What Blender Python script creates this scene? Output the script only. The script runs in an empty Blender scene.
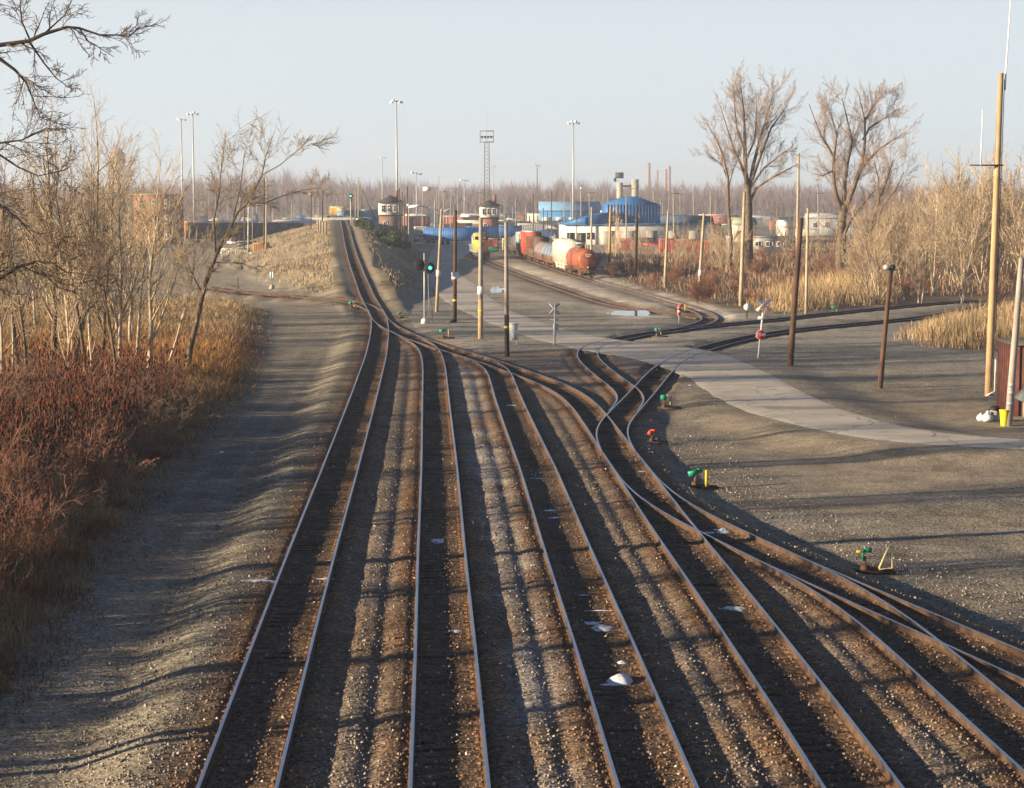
import bpy, math, random
import numpy as np
from mathutils import Vector, Matrix, kdtree, noise as mnoise

# ------------------------------------------------------------------ camera, sky, sun, exposure
S = bpy.context.scene
COL = S.collection
CAMH = 11.2; FPX = 2000.0; CX = 512.0; CY = 394.0
PITCH = math.atan(194.0 / FPX)
cam_d = bpy.data.cameras.new('camera'); cam = bpy.data.objects.new('camera', cam_d); COL.objects.link(cam)
cam.location = (0, 0, CAMH); cam.rotation_euler = (math.pi / 2 - PITCH, 0, 0)
cam_d.sensor_fit = 'HORIZONTAL'; cam_d.sensor_width = 36.0; cam_d.lens = 36.0 * FPX / 1024.0
cam_d.clip_start = 0.5; cam_d.clip_end = 20000
S.camera = cam
S.render.resolution_x = 1024; S.render.resolution_y = 788

SUN_EL = math.radians(11.0)
LIGHT = Vector((1.0, 0.31, 0)).normalized()          # horizontal direction the sunlight travels
SUN_AZ = math.atan2(-LIGHT.x, -LIGHT.y)              # compass angle of the sun, from +Y towards +X
world = bpy.data.worlds.new('World'); S.world = world; world.use_nodes = True
wn = world.node_tree; bgn = wn.nodes['Background']
sky = wn.nodes.new('ShaderNodeTexSky'); sky.sky_type = 'NISHITA'; sky.sun_disc = False
sky.sun_elevation = SUN_EL; sky.sun_rotation = SUN_AZ
sky.altitude = 0; sky.air_density = 0.5; sky.dust_density = 0.15; sky.ozone_density = 2.0
# a thin bright haze low over the horizon, clear darker blue above it
smx = wn.nodes.new('ShaderNodeMix'); smx.data_type = 'RGBA'
tcw = wn.nodes.new('ShaderNodeTexCoord'); sxw = wn.nodes.new('ShaderNodeSeparateXYZ'); wn.links.new(tcw.outputs['Generated'], sxw.inputs[0])
mrw = wn.nodes.new('ShaderNodeMapRange'); mrw.interpolation_type = 'SMOOTHSTEP'; mrw.inputs['From Min'].default_value = 0.08; mrw.inputs['From Max'].default_value = 0.20
mrw.inputs['To Min'].default_value = .85; mrw.inputs['To Max'].default_value = .0
wn.links.new(sxw.outputs['Z'], mrw.inputs['Value']); wn.links.new(mrw.outputs[0], smx.inputs[0])
smx.inputs[7].default_value = (6.5, 6.95, 7.1, 1)
wn.links.new(sky.outputs[0], smx.inputs[6]); wn.links.new(smx.outputs[2], bgn.inputs['Color']); bgn.inputs['Strength'].default_value = 0.05
sd = bpy.data.lights.new('sun', 'SUN'); sun = bpy.data.objects.new('sun', sd); COL.objects.link(sun)
sd.energy = 5.0; sd.angle = math.radians(0.6); sd.color = (1.0, 0.81, 0.55)
sdir = Vector((LIGHT.x * math.cos(SUN_EL), LIGHT.y * math.cos(SUN_EL), -math.sin(SUN_EL)))
sun.rotation_euler = sdir.to_track_quat('-Z', 'Y').to_euler()
S.view_settings.view_transform = 'Standard'; S.view_settings.look = 'None'
S.view_settings.exposure = 1.35; S.view_settings.gamma = 1.0; S.view_settings.use_curve_mapping = False
try:
    S.cycles.volume_bounces = 1; S.cycles.max_bounces = 5; S.cycles.diffuse_bounces = 2
except Exception: pass

# ------------------------------------------------------------------ pixel <-> world helpers
_F = np.array([0, math.cos(PITCH), -math.sin(PITCH)]); _U = np.array([0, math.sin(PITCH), math.cos(PITCH)])
def ray(px, py): return _F + np.array([1., 0, 0]) * (px - CX) / FPX - _U * (py - CY) / FPX
def P(px, py, z=0.0):
    d = ray(px, py); t = (z - CAMH) / d[2]
    return np.array([d[0] * t, d[1] * t, z])
def at(px, py, Y):
    d = ray(px, py); t = Y / d[1]
    return np.array([d[0] * t, Y, CAMH + d[2] * t])

# ------------------------------------------------------------------ mesh builder
class MB:
    def __init__(s): s.V = []; s.F = []; s.n = 0; s.C = []
    def add(s, v, f, m=0):
        v = np.asarray(v, float); s.V.append(v); f = np.asarray(f, int) + s.n
        s.F.append((f, m)); s.n += len(v)
    def box(s, c, sz, rz=0, m=0, top=1.0, rx=0, ry=0):
        x, y, z = sz[0] / 2, sz[1] / 2, sz[2] / 2
        t = top
        v = np.array([(-x, -y, -z), (x, -y, -z), (x, y, -z), (-x, y, -z), (-x*t, -y*t, z), (x*t, -y*t, z), (x*t, y*t, z), (-x*t, y*t, z)])
        if rz or rx or ry:
            R = np.array(Matrix.Rotation(rz, 3, 'Z') @ Matrix.Rotation(ry, 3, 'Y') @ Matrix.Rotation(rx, 3, 'X')); v = v @ R.T
        s.add(v + np.array(c, float), [(0, 3, 2, 1), (4, 5, 6, 7), (0, 1, 5, 4), (1, 2, 6, 5), (2, 3, 7, 6), (3, 0, 4, 7)], m)
        return s
    def tube(s, pts, rad, n=6, m=0, cap=True):
        p = np.asarray(pts, float); k = len(p)
        r = np.broadcast_to(np.asarray(rad, float), (k,))
        t = np.empty_like(p); t[1:-1] = p[2:] - p[:-2]; t[0] = p[1] - p[0]; t[-1] = p[-1] - p[-2]
        t /= (np.sqrt((t * t).sum(1))[:, None] + 1e-9)
        a = np.array([0, 0, 1.]) if abs(t[0, 2]) < .8 else np.array([1., 0, 0])
        u = np.cross(t, a); u /= (np.sqrt((u * u).sum(1))[:, None] + 1e-9); w = np.cross(t, u)
        an = np.arange(n) * (2 * math.pi / n)
        ring = p[:, None, :] + r[:, None, None] * (np.cos(an)[None, :, None] * u[:, None, :] + np.sin(an)[None, :, None] * w[:, None, :])
        i = np.arange(k - 1)[:, None] * n; j = np.arange(n)[None, :]; j2 = (j + 1) % n
        f = np.stack([i + j, i + n + j, i + n + j2, i + j2], -1).reshape(-1, 4)
        b = s.n; s.add(ring.reshape(-1, 3), f, m)
        if cap:
            s.F.append((np.arange(n)[None, :] + b, m)); s.F.append((np.arange(n)[::-1][None, :] + b + (k - 1) * n, m))
        return s
    def cyl(s, a, b, r0, r1=None, n=10, m=0): return s.tube([a, b], [r0, r0 if r1 is None else r1], n, m)
    def prism(s, poly, axis, a, b, m=0):
        """poly: 2D points; axis 0 (y,z) / 1 (x,z) / 2 (x,y), extruded from a to b"""
        k = len(poly); v = []
        for h in (a, b):
            for q in poly:
                w = [0, 0, 0]; o = [i for i in range(3) if i != axis]; w[o[0]] = q[0]; w[o[1]] = q[1]; w[axis] = h; v.append(w)
        base = s.n; s.add(v, [(i, (i + 1) % k, (i + 1) % k + k, i + k) for i in range(k)], m)
        s.F.append((np.arange(k)[::-1][None, :] + base, m)); s.F.append((np.arange(k)[None, :] + base + k, m))
        return s
    def lathe(s, prof, c=(0, 0, 0), n=14, m=0, axis=2, cap=True):
        """prof: (r, h) list"""
        an = np.arange(n) * 2 * math.pi / n; v = []
        for r, h in prof:
            for q in an:
                w = [r * math.cos(q), r * math.sin(q), h]
                if axis == 0: w = [h, w[0], w[1]]
                elif axis == 1: w = [w[0], h, w[1]]
                v.append(w)
        v = np.array(v) + np.array(c, float); k = len(prof)
        f = [(i*n+j, i*n+(j+1) % n, (i+1)*n+(j+1) % n, (i+1)*n+j) for i in range(k-1) for j in range(n)]
        b = s.n; s.add(v, f, m)
        if cap:
            s.F.append((np.arange(n)[::-1][None, :] + b, m)); s.F.append((np.arange(n)[None, :] + b + (k-1)*n, m))
        return s
    def build(s, name, mats, parent=None, smooth=False, loc=None, colors=None):
        me = bpy.data.meshes.new(name)
        V = np.concatenate(s.V).astype(np.float32)
        li = []; ls = []; mi = []; st = 0
        for f, m in s.F:
            k = f.shape[1]; li.append(f.reshape(-1)); c = len(f)
            ls.append(st + np.arange(c) * k); st += c * k; mi.append(np.full(c, m))
        li = np.concatenate(li).astype(np.int32); ls = np.concatenate(ls).astype(np.int32); mi = np.concatenate(mi).astype(np.int32)
        me.vertices.add(len(V)); me.vertices.foreach_set('co', V.reshape(-1))
        me.loops.add(len(li)); me.loops.foreach_set('vertex_index', li)
        me.polygons.add(len(ls)); me.polygons.foreach_set('loop_start', ls)
        me.polygons.foreach_set('material_index', mi)
        if smooth: me.polygons.foreach_set('use_smooth', np.ones(len(ls), bool))
        if colors is not None:
            ca = me.color_attributes.new('Col', 'FLOAT_COLOR', 'POINT')
            ca.data.foreach_set('color', np.asarray(colors, np.float32).reshape(-1))
        me.update(calc_edges=True); me.validate()
        for mt in (mats if isinstance(mats, (list, tuple)) else [mats]): me.materials.append(mt)
        o = bpy.data.objects.new(name, me); COL.objects.link(o)
        if parent: o.parent = parent
        if loc is not None: o.location = loc
        return o
def tag(o, label=None, cat=None, group=None, kind=None):
    if label: o['label'] = label
    if cat: o['category'] = cat
    if group: o['group'] = group
    if kind: o['kind'] = kind
    return o
def thing(name, loc, label, cat, group=None, rz=0, sc=None):
    o = bpy.data.objects.new(name, None); COL.objects.link(o); o.location = tuple(float(q) for q in loc); o.rotation_euler = (0, 0, rz)
    o.empty_display_size = .3
    if sc: o.scale = (sc, sc, sc)
    return tag(o, label, cat, group)
def dup(o, loc, rz=0, sc=1.0, label=None, group=None, parent=None):
    c = o.copy(); COL.objects.link(c)
    if parent is not None: c.parent = parent
    else:
        c.location = tuple(float(q) for q in loc); c.rotation_euler = (0, 0, rz); c.scale = (sc, sc, sc) if not isinstance(sc, tuple) else sc
    if label: c['label'] = label
    if group: c['group'] = group
    for ch in o.children: dup(ch, None, parent=c)
    return c

# ------------------------------------------------------------------ materials
def mat(name, col, rough=.8, var=.18, scale=3.0, bump=0.0, bscale=None, metal=0.0, spec=.3, col2=None, emit=None, dirt=None):
    m = bpy.data.materials.new(name); m.use_nodes = True; nt = m.node_tree; b = nt.nodes['Principled BSDF']
    b.inputs['Roughness'].default_value = rough; b.inputs['Metallic'].default_value = metal
    b.inputs['Specular IOR Level'].default_value = spec
    tc = nt.nodes.new('ShaderNodeTexCoord')
    nz = nt.nodes.new('ShaderNodeTexNoise'); nz.inputs['Scale'].default_value = scale; nz.inputs['Detail'].default_value = 5
    nt.links.new(tc.outputs['Object'], nz.inputs['Vector'])
    cr = nt.nodes.new('ShaderNodeValToRGB')
    c2 = col2 if col2 else tuple(min(1, c * (1 + var)) for c in col)
    c1 = tuple(c * (1 - var) for c in col)
    cr.color_ramp.elements[0].position = .35; cr.color_ramp.elements[1].position = .65
    cr.color_ramp.elements[0].color = (*c1, 1); cr.color_ramp.elements[1].color = (*c2, 1)
    nt.links.new(nz.outputs['Fac'], cr.inputs['Fac']); nt.links.new(cr.outputs['Color'], b.inputs['Base Color'])
    if bump:
        n2 = nt.nodes.new('ShaderNodeTexNoise'); n2.inputs['Scale'].default_value = bscale or scale * 6; n2.inputs['Detail'].default_value = 4
        nt.links.new(tc.outputs['Object'], n2.inputs['Vector'])
        bp = nt.nodes.new('ShaderNodeBump'); bp.inputs['Strength'].default_value = bump; bp.inputs['Distance'].default_value = .05
        nt.links.new(n2.outputs['Fac'], bp.inputs['Height']); nt.links.new(bp.outputs['Normal'], b.inputs['Normal'])
    if emit:
        b.inputs['Emission Color'].default_value = (*emit[0], 1); b.inputs['Emission Strength'].default_value = emit[1]
    return m
def vcol_mat(name, rough=.9, var=.25, scale=8):
    m = bpy.data.materials.new(name); m.use_nodes = True; nt = m.node_tree; b = nt.nodes['Principled BSDF']
    b.inputs['Roughness'].default_value = rough; b.inputs['Specular IOR Level'].default_value = .15
    a = nt.nodes.new('ShaderNodeVertexColor'); a.layer_name = 'Col'
    nt.links.new(a.outputs['Color'], b.inputs['Base Color'])
    return m
def ground_mat():
    m = bpy.data.materials.new('gravel_ground'); m.use_nodes = True; nt = m.node_tree; b = nt.nodes['Principled BSDF']; L = nt.links
    b.inputs['Roughness'].default_value = .95; b.inputs['Specular IOR Level'].default_value = .12
    a = nt.nodes.new('ShaderNodeVertexColor'); a.layer_name = 'Col'
    g = nt.nodes.new('ShaderNodeNewGeometry')
    vo = nt.nodes.new('ShaderNodeTexVoronoi'); vo.inputs['Scale'].default_value = 13; L.new(g.outputs['Position'], vo.inputs['Vector'])
    vo2 = nt.nodes.new('ShaderNodeTexVoronoi'); vo2.inputs['Scale'].default_value = 4.5; L.new(g.outputs['Position'], vo2.inputs['Vector'])
    # stone to stone brightness
    sep = nt.nodes.new('ShaderNodeSeparateColor'); L.new(vo.outputs['Color'], sep.inputs[0])
    mr = nt.nodes.new('ShaderNodeMapRange'); mr.inputs['To Min'].default_value = .45; mr.inputs['To Max'].default_value = 1.6; L.new(sep.outputs[0], mr.inputs['Value'])
    sep2 = nt.nodes.new('ShaderNodeSeparateColor'); L.new(vo2.outputs['Color'], sep2.inputs[0])
    mr2 = nt.nodes.new('ShaderNodeMapRange'); mr2.inputs['To Min'].default_value = .85; mr2.inputs['To Max'].default_value = 1.15; L.new(sep2.outputs[0], mr2.inputs['Value'])
    nz = nt.nodes.new('ShaderNodeTexNoise'); nz.inputs['Scale'].default_value = .55; nz.inputs['Detail'].default_value = 8; nz.inputs['Roughness'].default_value = .65
    L.new(g.outputs['Position'], nz.inputs['Vector'])
    mr3 = nt.nodes.new('ShaderNodeMapRange'); mr3.inputs['From Min'].default_value = .3; mr3.inputs['From Max'].default_value = .7
    mr3.inputs['To Min'].default_value = .68; mr3.inputs['To Max'].default_value = 1.32; L.new(nz.outputs['Fac'], mr3.inputs['Value'])
    m1 = nt.nodes.new('ShaderNodeMath'); m1.operation = 'MULTIPLY'; L.new(mr.outputs[0], m1.inputs[0]); L.new(mr2.outputs[0], m1.inputs[1])
    # alpha channel of the colour = how stony the place is
    mx = nt.nodes.new('ShaderNodeMix'); mx.data_type = 'FLOAT'; mx.inputs[2].default_value = 1.0
    L.new(a.outputs['Alpha'], mx.inputs[0]); L.new(m1.outputs[0], mx.inputs[3])
    m2 = nt.nodes.new('ShaderNodeMath'); m2.operation = 'MULTIPLY'; L.new(mx.outputs[0], m2.inputs[0]); L.new(mr3.outputs[0], m2.inputs[1])
    vm = nt.nodes.new('ShaderNodeVectorMath'); vm.operation = 'SCALE'; L.new(a.outputs['Color'], vm.inputs[0]); L.new(m2.outputs[0], vm.inputs['Scale'])
    L.new(vm.outputs[0], b.inputs['Base Color'])
    n3 = nt.nodes.new('ShaderNodeTexNoise'); n3.inputs['Scale'].default_value = 3.0; n3.inputs['Detail'].default_value = 7; L.new(g.outputs['Position'], n3.inputs['Vector'])
    ad = nt.nodes.new('ShaderNodeMath'); ad.operation = 'MULTIPLY_ADD'; L.new(vo.outputs['Distance'], ad.inputs[0]); ad.inputs[1].default_value = -.55; L.new(n3.outputs['Fac'], ad.inputs[2])
    bp = nt.nodes.new('ShaderNodeBump'); bp.inputs['Distance'].default_value = .035; L.new(ad.outputs[0], bp.inputs['Height'])
    ms = nt.nodes.new('ShaderNodeMath'); ms.operation = 'MULTIPLY_ADD'; L.new(a.outputs['Alpha'], ms.inputs[0]); ms.inputs[1].default_value = .45; ms.inputs[2].default_value = .3
    L.new(ms.outputs[0], bp.inputs['Strength']); L.new(bp.outputs['Normal'], b.inputs['Normal'])
    return m
M = {}
M['ground'] = ground_mat()
def asphalt_mat():
    m = bpy.data.materials.new('asphalt'); m.use_nodes = True; nt = m.node_tree; b = nt.nodes['Principled BSDF']; L = nt.links; N = nt.nodes.new
    b.inputs['Roughness'].default_value = .92; b.inputs['Specular IOR Level'].default_value = .12; g = N('ShaderNodeNewGeometry')
    n1 = N('ShaderNodeTexNoise'); n1.inputs['Scale'].default_value = .22; n1.inputs['Detail'].default_value = 7; n1.inputs['Roughness'].default_value = .6
    n2 = N('ShaderNodeTexNoise'); n2.inputs['Scale'].default_value = 14; n2.inputs['Detail'].default_value = 3
    n3 = N('ShaderNodeTexNoise'); n3.inputs['Scale'].default_value = .8; n3.inputs['Detail'].default_value = 5
    for n in (n1, n2, n3): L.new(g.outputs['Position'], n.inputs['Vector'])
    cr = N('ShaderNodeValToRGB'); cr.color_ramp.elements[0].position = .36; cr.color_ramp.elements[0].color = (.45, .40, .34, 1); cr.color_ramp.elements[1].position = .62; cr.color_ramp.elements[1].color = (.60, .545, .475, 1); L.new(n1.outputs['Fac'], cr.inputs[0])
    # cracks: edges of large cells, bent by noise
    ad = N('ShaderNodeVectorMath'); ad.operation = 'MULTIPLY_ADD'; ad.inputs[1].default_value = (1.6, 1.6, 0); L.new(n3.outputs['Color'], ad.inputs[0]); L.new(g.outputs['Position'], ad.inputs[2])
    vo = N('ShaderNodeTexVoronoi'); vo.feature = 'DISTANCE_TO_EDGE'; vo.inputs['Scale'].default_value = .2; L.new(ad.outputs[0], vo.inputs['Vector'])
    mr = N('ShaderNodeMapRange'); mr.inputs['From Min'].default_value = .004; mr.inputs['From Max'].default_value = .016; mr.inputs['To Min'].default_value = .6; mr.inputs['To Max'].default_value = 1; L.new(vo.outputs['Distance'], mr.inputs['Value'])
    # oil and patch stains
    m3 = N('ShaderNodeMapRange'); m3.inputs['From Min'].default_value = .62; m3.inputs['From Max'].default_value = .68; m3.inputs['To Min'].default_value = 1; m3.inputs['To Max'].default_value = .66; L.new(n3.outputs['Fac'], m3.inputs['Value'])
    m2 = N('ShaderNodeMapRange'); m2.inputs['To Min'].default_value = .8; m2.inputs['To Max'].default_value = 1.2; L.new(n2.outputs['Fac'], m2.inputs['Value'])
    q = N('ShaderNodeMath'); q.operation = 'MULTIPLY'; L.new(mr.outputs[0], q.inputs[0]); L.new(m3.outputs[0], q.inputs[1])
    q2 = N('ShaderNodeMath'); q2.operation = 'MULTIPLY'; L.new(q.outputs[0], q2.inputs[0]); L.new(m2.outputs[0], q2.inputs[1])
    vm = N('ShaderNodeVectorMath'); vm.operation = 'SCALE'; L.new(cr.outputs[0], vm.inputs[0]); L.new(q2.outputs[0], vm.inputs['Scale']); L.new(vm.outputs[0], b.inputs['Base Color'])
    bp = N('ShaderNodeBump'); bp.inputs['Strength'].default_value = .35; bp.inputs['Distance'].default_value = .02; L.new(n2.outputs['Fac'], bp.inputs['Height']); L.new(bp.outputs['Normal'], b.inputs['Normal'])
    return m
M['asphalt'] = asphalt_mat()
M['flange'] = mat('flangeway_gap_shade', (.035, .03, .028), .9)  # dark colour stands for the shade down in the flangeway gap
M['railtop'] = mat('polished_rail_head', (.62, .66, .72), .34, .06, 2, metal=1.0, spec=.5)
M['railside'] = mat('rusty_rail', (.085, .05, .032), .85, .3, 3, .3)
M['tie'] = mat('creosoted_tie', (.05, .032, .022), .95, .45, 3.5, .6, 20, spec=.1, col2=(.10, .065, .042))
def vary(m, lo, hi):
    nt = m.node_tree; b = nt.nodes['Principled BSDF']; lk = b.inputs['Base Color'].links[0]; src = lk.from_socket
    oi = nt.nodes.new('ShaderNodeObjectInfo'); mr = nt.nodes.new('ShaderNodeMapRange'); mr.inputs['To Min'].default_value = lo; mr.inputs['To Max'].default_value = hi
    vm = nt.nodes.new('ShaderNodeVectorMath'); vm.operation = 'SCALE'; nt.links.new(oi.outputs['Random'], mr.inputs['Value']); nt.links.new(src, vm.inputs[0]); nt.links.new(mr.outputs[0], vm.inputs['Scale']); nt.links.new(vm.outputs[0], b.inputs['Base Color'])
vary(M['tie'], .5, 2.3)
M['plate'] = mat('rusty_tie_plate', (.15, .075, .04), .85, .3, 6)
M['pole_pale'] = mat('weathered_pole', (.40, .32, .22), .9, .18, 1.2, .3, 10)
M['pole_grey'] = mat('grey_pole', (.33, .29, .25), .9, .15, 1.2, .3, 10)
M['pole_dark'] = mat('dark_treated_pole', (.10, .055, .035), .9, .3, 1.0, .3, 10)
M['pole_black'] = mat('black_treated_pole', (.035, .025, .02), .9, .3, 1.0, .3, 10)
M['pole_orange'] = mat('orange_fresh_pole', (.42, .28, .155), .85, .15, .9, .3, 10)
M['yellow'] = mat('yellow_paint', (.75, .50, .03), .6, .15)
M['signwhite'] = mat('white_sign', (.78, .76, .72), .6, .05)
M['whitepaint'] = mat('white_paint', (.72, .71, .67), .6, .08)
M['silver'] = mat('silver_paint', (.48, .48, .46), .5, .12, metal=.2)
M['galv'] = mat('galvanised_steel', (.42, .43, .44), .55, .12, 2, metal=.3)
M['darksteel'] = mat('dark_steel', (.06, .055, .05), .7, .3)
M['black'] = mat('black_paint', (.015, .015, .017), .6, .2)
M['red'] = mat('red_paint', (.60, .035, .03), .5, .12)
M['orangered'] = mat('orange_red_target', (.75, .09, .03), .5, .1)
M['green'] = mat('green_paint', (.01, .25, .13), .5, .12)
M['greenlamp'] = mat('green_signal_lamp', (.02, .5, .3), .3, .05, emit=((.05, 1.0, .55), 2.2))
M['glass'] = mat('dark_glass', (.03, .035, .04), .15, .2, spec=.6)
M['concrete'] = mat('concrete', (.42, .39, .34), .9, .12, 2, .2)
M['barepale'] = mat('pale_bark', (.42, .35, .26), .95, .28, 2.0, .3, 14, spec=.1)
M['barebrown'] = mat('brown_bark', (.145, .105, .075), .95, .3, 2.0, .3, 14, spec=.1)
M['baredark'] = mat('dark_bark', (.055, .042, .036), .95, .3, 2.0, .3, 14, spec=.1)
M['twigtan'] = mat('tan_twigs', (.42, .32, .21), .95, .25, .6, spec=.1)
M['twigbrown'] = mat('brown_twigs', (.23, .16, .11), .95, .25, .6, spec=.1)
M['twigred'] = mat('reddish_twigs', (.22, .11, .075), .95, .3, .6, spec=.1)
M['farwood'] = mat('distant_twigs', (.25, .175, .16), .95, .2, .02, spec=.05)
M['sumac'] = mat('sumac_heads', (.14, .042, .02), .95, .4, 2.0, spec=.1)
M['grassv'] = vcol_mat('dry_grass_blades')
M['stonev'] = vcol_mat('ballast_stone')
M['shrubgreen'] = mat('olive_leaves', (.07, .085, .025), .9, .4, 1.5)
M['snow'] = mat('old_snow', (.70, .74, .80), .7, .06, 6, .3, 20)
def water():
    m = mat('puddle_water', (.12, .12, .11), .06, .1, spec=.8); return m
M['water'] = water()

for _n, _a, _b in (('sumac', .6, 1.5), ('twigtan', .75, 1.2), ('twigbrown', .75, 1.2), ('twigred', .6, 1.4)): vary(M[_n], _a, _b)
# ------------------------------------------------------------------ track lines
def elev(Y):
    return np.interp(Y, [0, 190, 205, 225, 281, 350, 400, 450, 490, 700, 900, 1000], [0, 0, .12, .6, 2.35, 4.05, 5.1, 5.9, 6.2, 6.3, 5, 0])
ZERO = lambda Y: 0.0
def unproj(lst, ez):
    out = []
    for px, py in lst:
        z = 0.0
        for _ in range(25): z = .5 * z + .5 * float(ez(P(px, py, z)[1]))
        out.append(P(px, py, z)[:2])
    return np.array(out)
def offs(p, d):
    t = np.gradient(p, axis=0); t /= np.linalg.norm(t, axis=1)[:, None]
    return p + d * np.stack([t[:, 1], -t[:, 0]], 1)          # d>0 : to the right of travel direction
def resamp(p, step):
    s = np.concatenate([[0], np.cumsum(np.linalg.norm(np.diff(p, axis=0), axis=1))])
    n = max(2, int(s[-1] / step) + 1); q = np.linspace(0, s[-1], n)
    return np.stack([np.interp(q, s, p[:, 0]), np.interp(q, s, p[:, 1])], 1)
def smooth(p, sig):
    k = int(sig * 3) + 1; d0 = p[0] - p[1]; d1 = p[-1] - p[-2]
    q = np.concatenate([p[0] + d0 * np.arange(k, 0, -1)[:, None], p, p[-1] + d1 * np.arange(1, k + 1)[:, None]])
    w = np.exp(-.5 * (np.arange(-k, k + 1) / sig) ** 2); w /= w.sum()
    return np.stack([np.convolve(q[:, i], w, 'valid') for i in (0, 1)], 1)
def centre(Lp, Rp, ez=ZERO, sig=4, ext=0, far=0):
    """lists run from far to near; the camera looks at them so 'left' is the camera's left"""
    c = None
    if Lp: l = resamp(offs(unproj(Lp, ez), -.7525), .25)       # travelling towards the camera: camera-right is travel-left
    if Rp: r = resamp(offs(unproj(Rp, ez), .7525), .25)
    if Lp and Rp:
        t = np.gradient(l, axis=0); t /= np.linalg.norm(t, axis=1)[:, None]; nrm = np.stack([t[:, 1], -t[:, 0]], 1)
        ss = []; dd = []
        for q in r[::8]:
            dist = np.linalg.norm(l - q, axis=1); i = int(dist.argmin())
            if 3 < i < len(l) - 3: ss.append(i); dd.append(float(np.dot(q - l[i], nrm[i])))
        o = np.argsort(ss); dl = np.interp(np.arange(len(l)), np.array(ss)[o], np.array(dd)[o])
        c = l + nrm * (np.clip(dl, -.5, .5) / 2)[:, None]
    else: c = l if Lp else r
    if ext:
        d = c[-1] - c[-9]; d /= np.linalg.norm(d); c = np.concatenate([c, c[-1] + d * np.arange(1, ext + 1)[:, None]])
    if far:
        d = c[0] - c[9]; d /= np.linalg.norm(d); c = np.concatenate([c[0] + d * np.arange(far, 0, -1)[:, None], c])
    c = resamp(c, .5); return smooth(c, sig * 2)
TR = {}
TR['T1'] = centre(
 [(336.4,221),(348.9,262),(361.3,297.7),(367.3,309),(371.3,319),(370.5,334),(365.4,355.8),(349,400),(308.7,500),(293.6,533.5),(273,588),(253,640),(234.8,688),(205,767.6)],
 [(343.5,224.9),(351.5,242.6),(363,270),(374.6,296),(384.4,310.8),(388.3,319),(388.9,329.8),(387.6,350.8),(376,400),(340,538),(326,588),(312.9,640),(280.5,767.6)], elev, 6, ext=12, far=200)
TR['T2'] = centre(
 [(367.3,309),(371.7,319),(377,324.5),(389,330.5),(401,337),(412.3,342),(419.3,348.7),(421.9,358.4),(422.6,376),(422.3,400),(421.2,458.6),(418.2,540),(417.2,560),(414.8,650),(410.5,767)],
 [(384.4,310.8),(388.9,319),(397,325),(411,332),(428.8,340),(437.2,345.7),(441.7,352.5),(445.8,366),(449.3,400),(458.2,471),(464.4,540),(466.2,560),(476.5,650),(487.5,767)], elev, 3.5, ext=12)
TR['T3'] = centre(
 [(416,341),(440,349),(466,357),(479,363),(486.9,370),(489.5,379.4),(495.5,400),(509.5,440),(520.4,465.7),(541.7,540),(548,560),(574.3,644.5),(612.6,768)],
 [(440,342.7),(471,352.4),(490,357.5),(502.5,362.6),(511,370),(515.8,382.5),(523,400),(542.3,440),(560,478),(596.3,560),(645.7,665.7),(680,746),(690,770)], ZERO, 3.5, ext=12)
TR['T4'] = centre(
 [(377,324.5),(389,330.5),(401,337),(416,341.8),(440,349),(479,361),(512,372.3),(540,381.7),(562,395),(576,410.5),(592,435),(600.6,450),(625,484),(647,520),(671,554.8),(705.5,602.7),(739.7,657.5),(777.4,712),(812,768)],
 [(397,325),(411,332),(428.8,339),(440,342.7),(471,352.4),(502.5,361.4),(533.8,373),(565,384),(583.4,392),(597.5,403.4),(606.9,414.4),(619.4,430),(635,450),(649,467.5),(660,484),(679,508),(697,529),(740,582),(800,655),(843.8,710),(890.8,767)], ZERO, 4, ext=12)
TR['T5'] = centre(
 [(610,462),(625,485),(640,498.4),(655.6,508),(679,520.8),(696.6,529),(718,539.4),(757,558),(780,568),(809,582.5),(840,605),(862,622),(893,649),(915,670),(931,690),(1016.6,767)],
 [(649,467.5),(660,484),(675,496.8),(698.6,510),(733.8,526),(788.4,550),(840,572.6),(886,596.5),(915,617.5),(946.4,644),(981.6,672.8),(1024,705.6)], ZERO, 4, ext=14)
TR['T6'] = centre(
 [(757,558),(780,568),(809,582.5),(852,603),(915,628),(949,644),(1006.7,670),(1024,678)],
 [(788.4,550),(840,572.6),(891,594),(949,618.7),(1001,640),(1024,650)], ZERO, 4, ext=14)
TR['X'] = centre([(1000,300),(960,309),(910,317.5),(855,322.5),(790,328.7),(747,335),(720,341),(692.8,348),(672.5,355.8),(660,362.8),(647.5,372),(635,386),(617.8,403.4),(606.9,414),(596.7,425),(594.4,433),(597.5,442),(602,452)],
 None, ZERO, 3)
TR['Y'] = centre(None,
 [(990,300),(930,304),(880,309),(824.8,314.5),(777.5,320),(726,324.5),(683,329.5),(650,334),(622.5,340),(605,344),(597.5,349.5),(597.3,356.6),(606.9,366),(622.5,377.7),(635,386),(643.6,392.5),(646,398),(642.8,405),(637,411)], ZERO, 3)
TR['Z1'] = centre([(470,236),(500,247),(531,261),(560,271),(593.5,281),(641,294),(682,306),(703,314.5),(704.5,320),(685,326),(655,331.5)], None, ZERO, 5)
TR['Z2'] = centre([(440,243),(470,255.5),(483,260.5),(522,276),(572.6,293.4),(605,303.5),(645,311),(690,315.5),(703,319)], None, ZERO, 4)
TR['W'] = centre([(200,286),(235,291),(300,296.5),(330,298.5),(348,301.5),(360,305),(368,310)], None, elev, 3)
ZOFF = {k: -.004 * i for i, k in enumerate(['X', 'Y', 'T4', 'T1', 'T2', 'T3', 'T5', 'T6', 'Z1', 'Z2', 'W'])}
EON = {'T1', 'T2', 'W', 'T4'}
kd = kdtree.KDTree(sum(len(v) for v in TR.values())); _i = 0; KEY = []; PT = []
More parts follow.
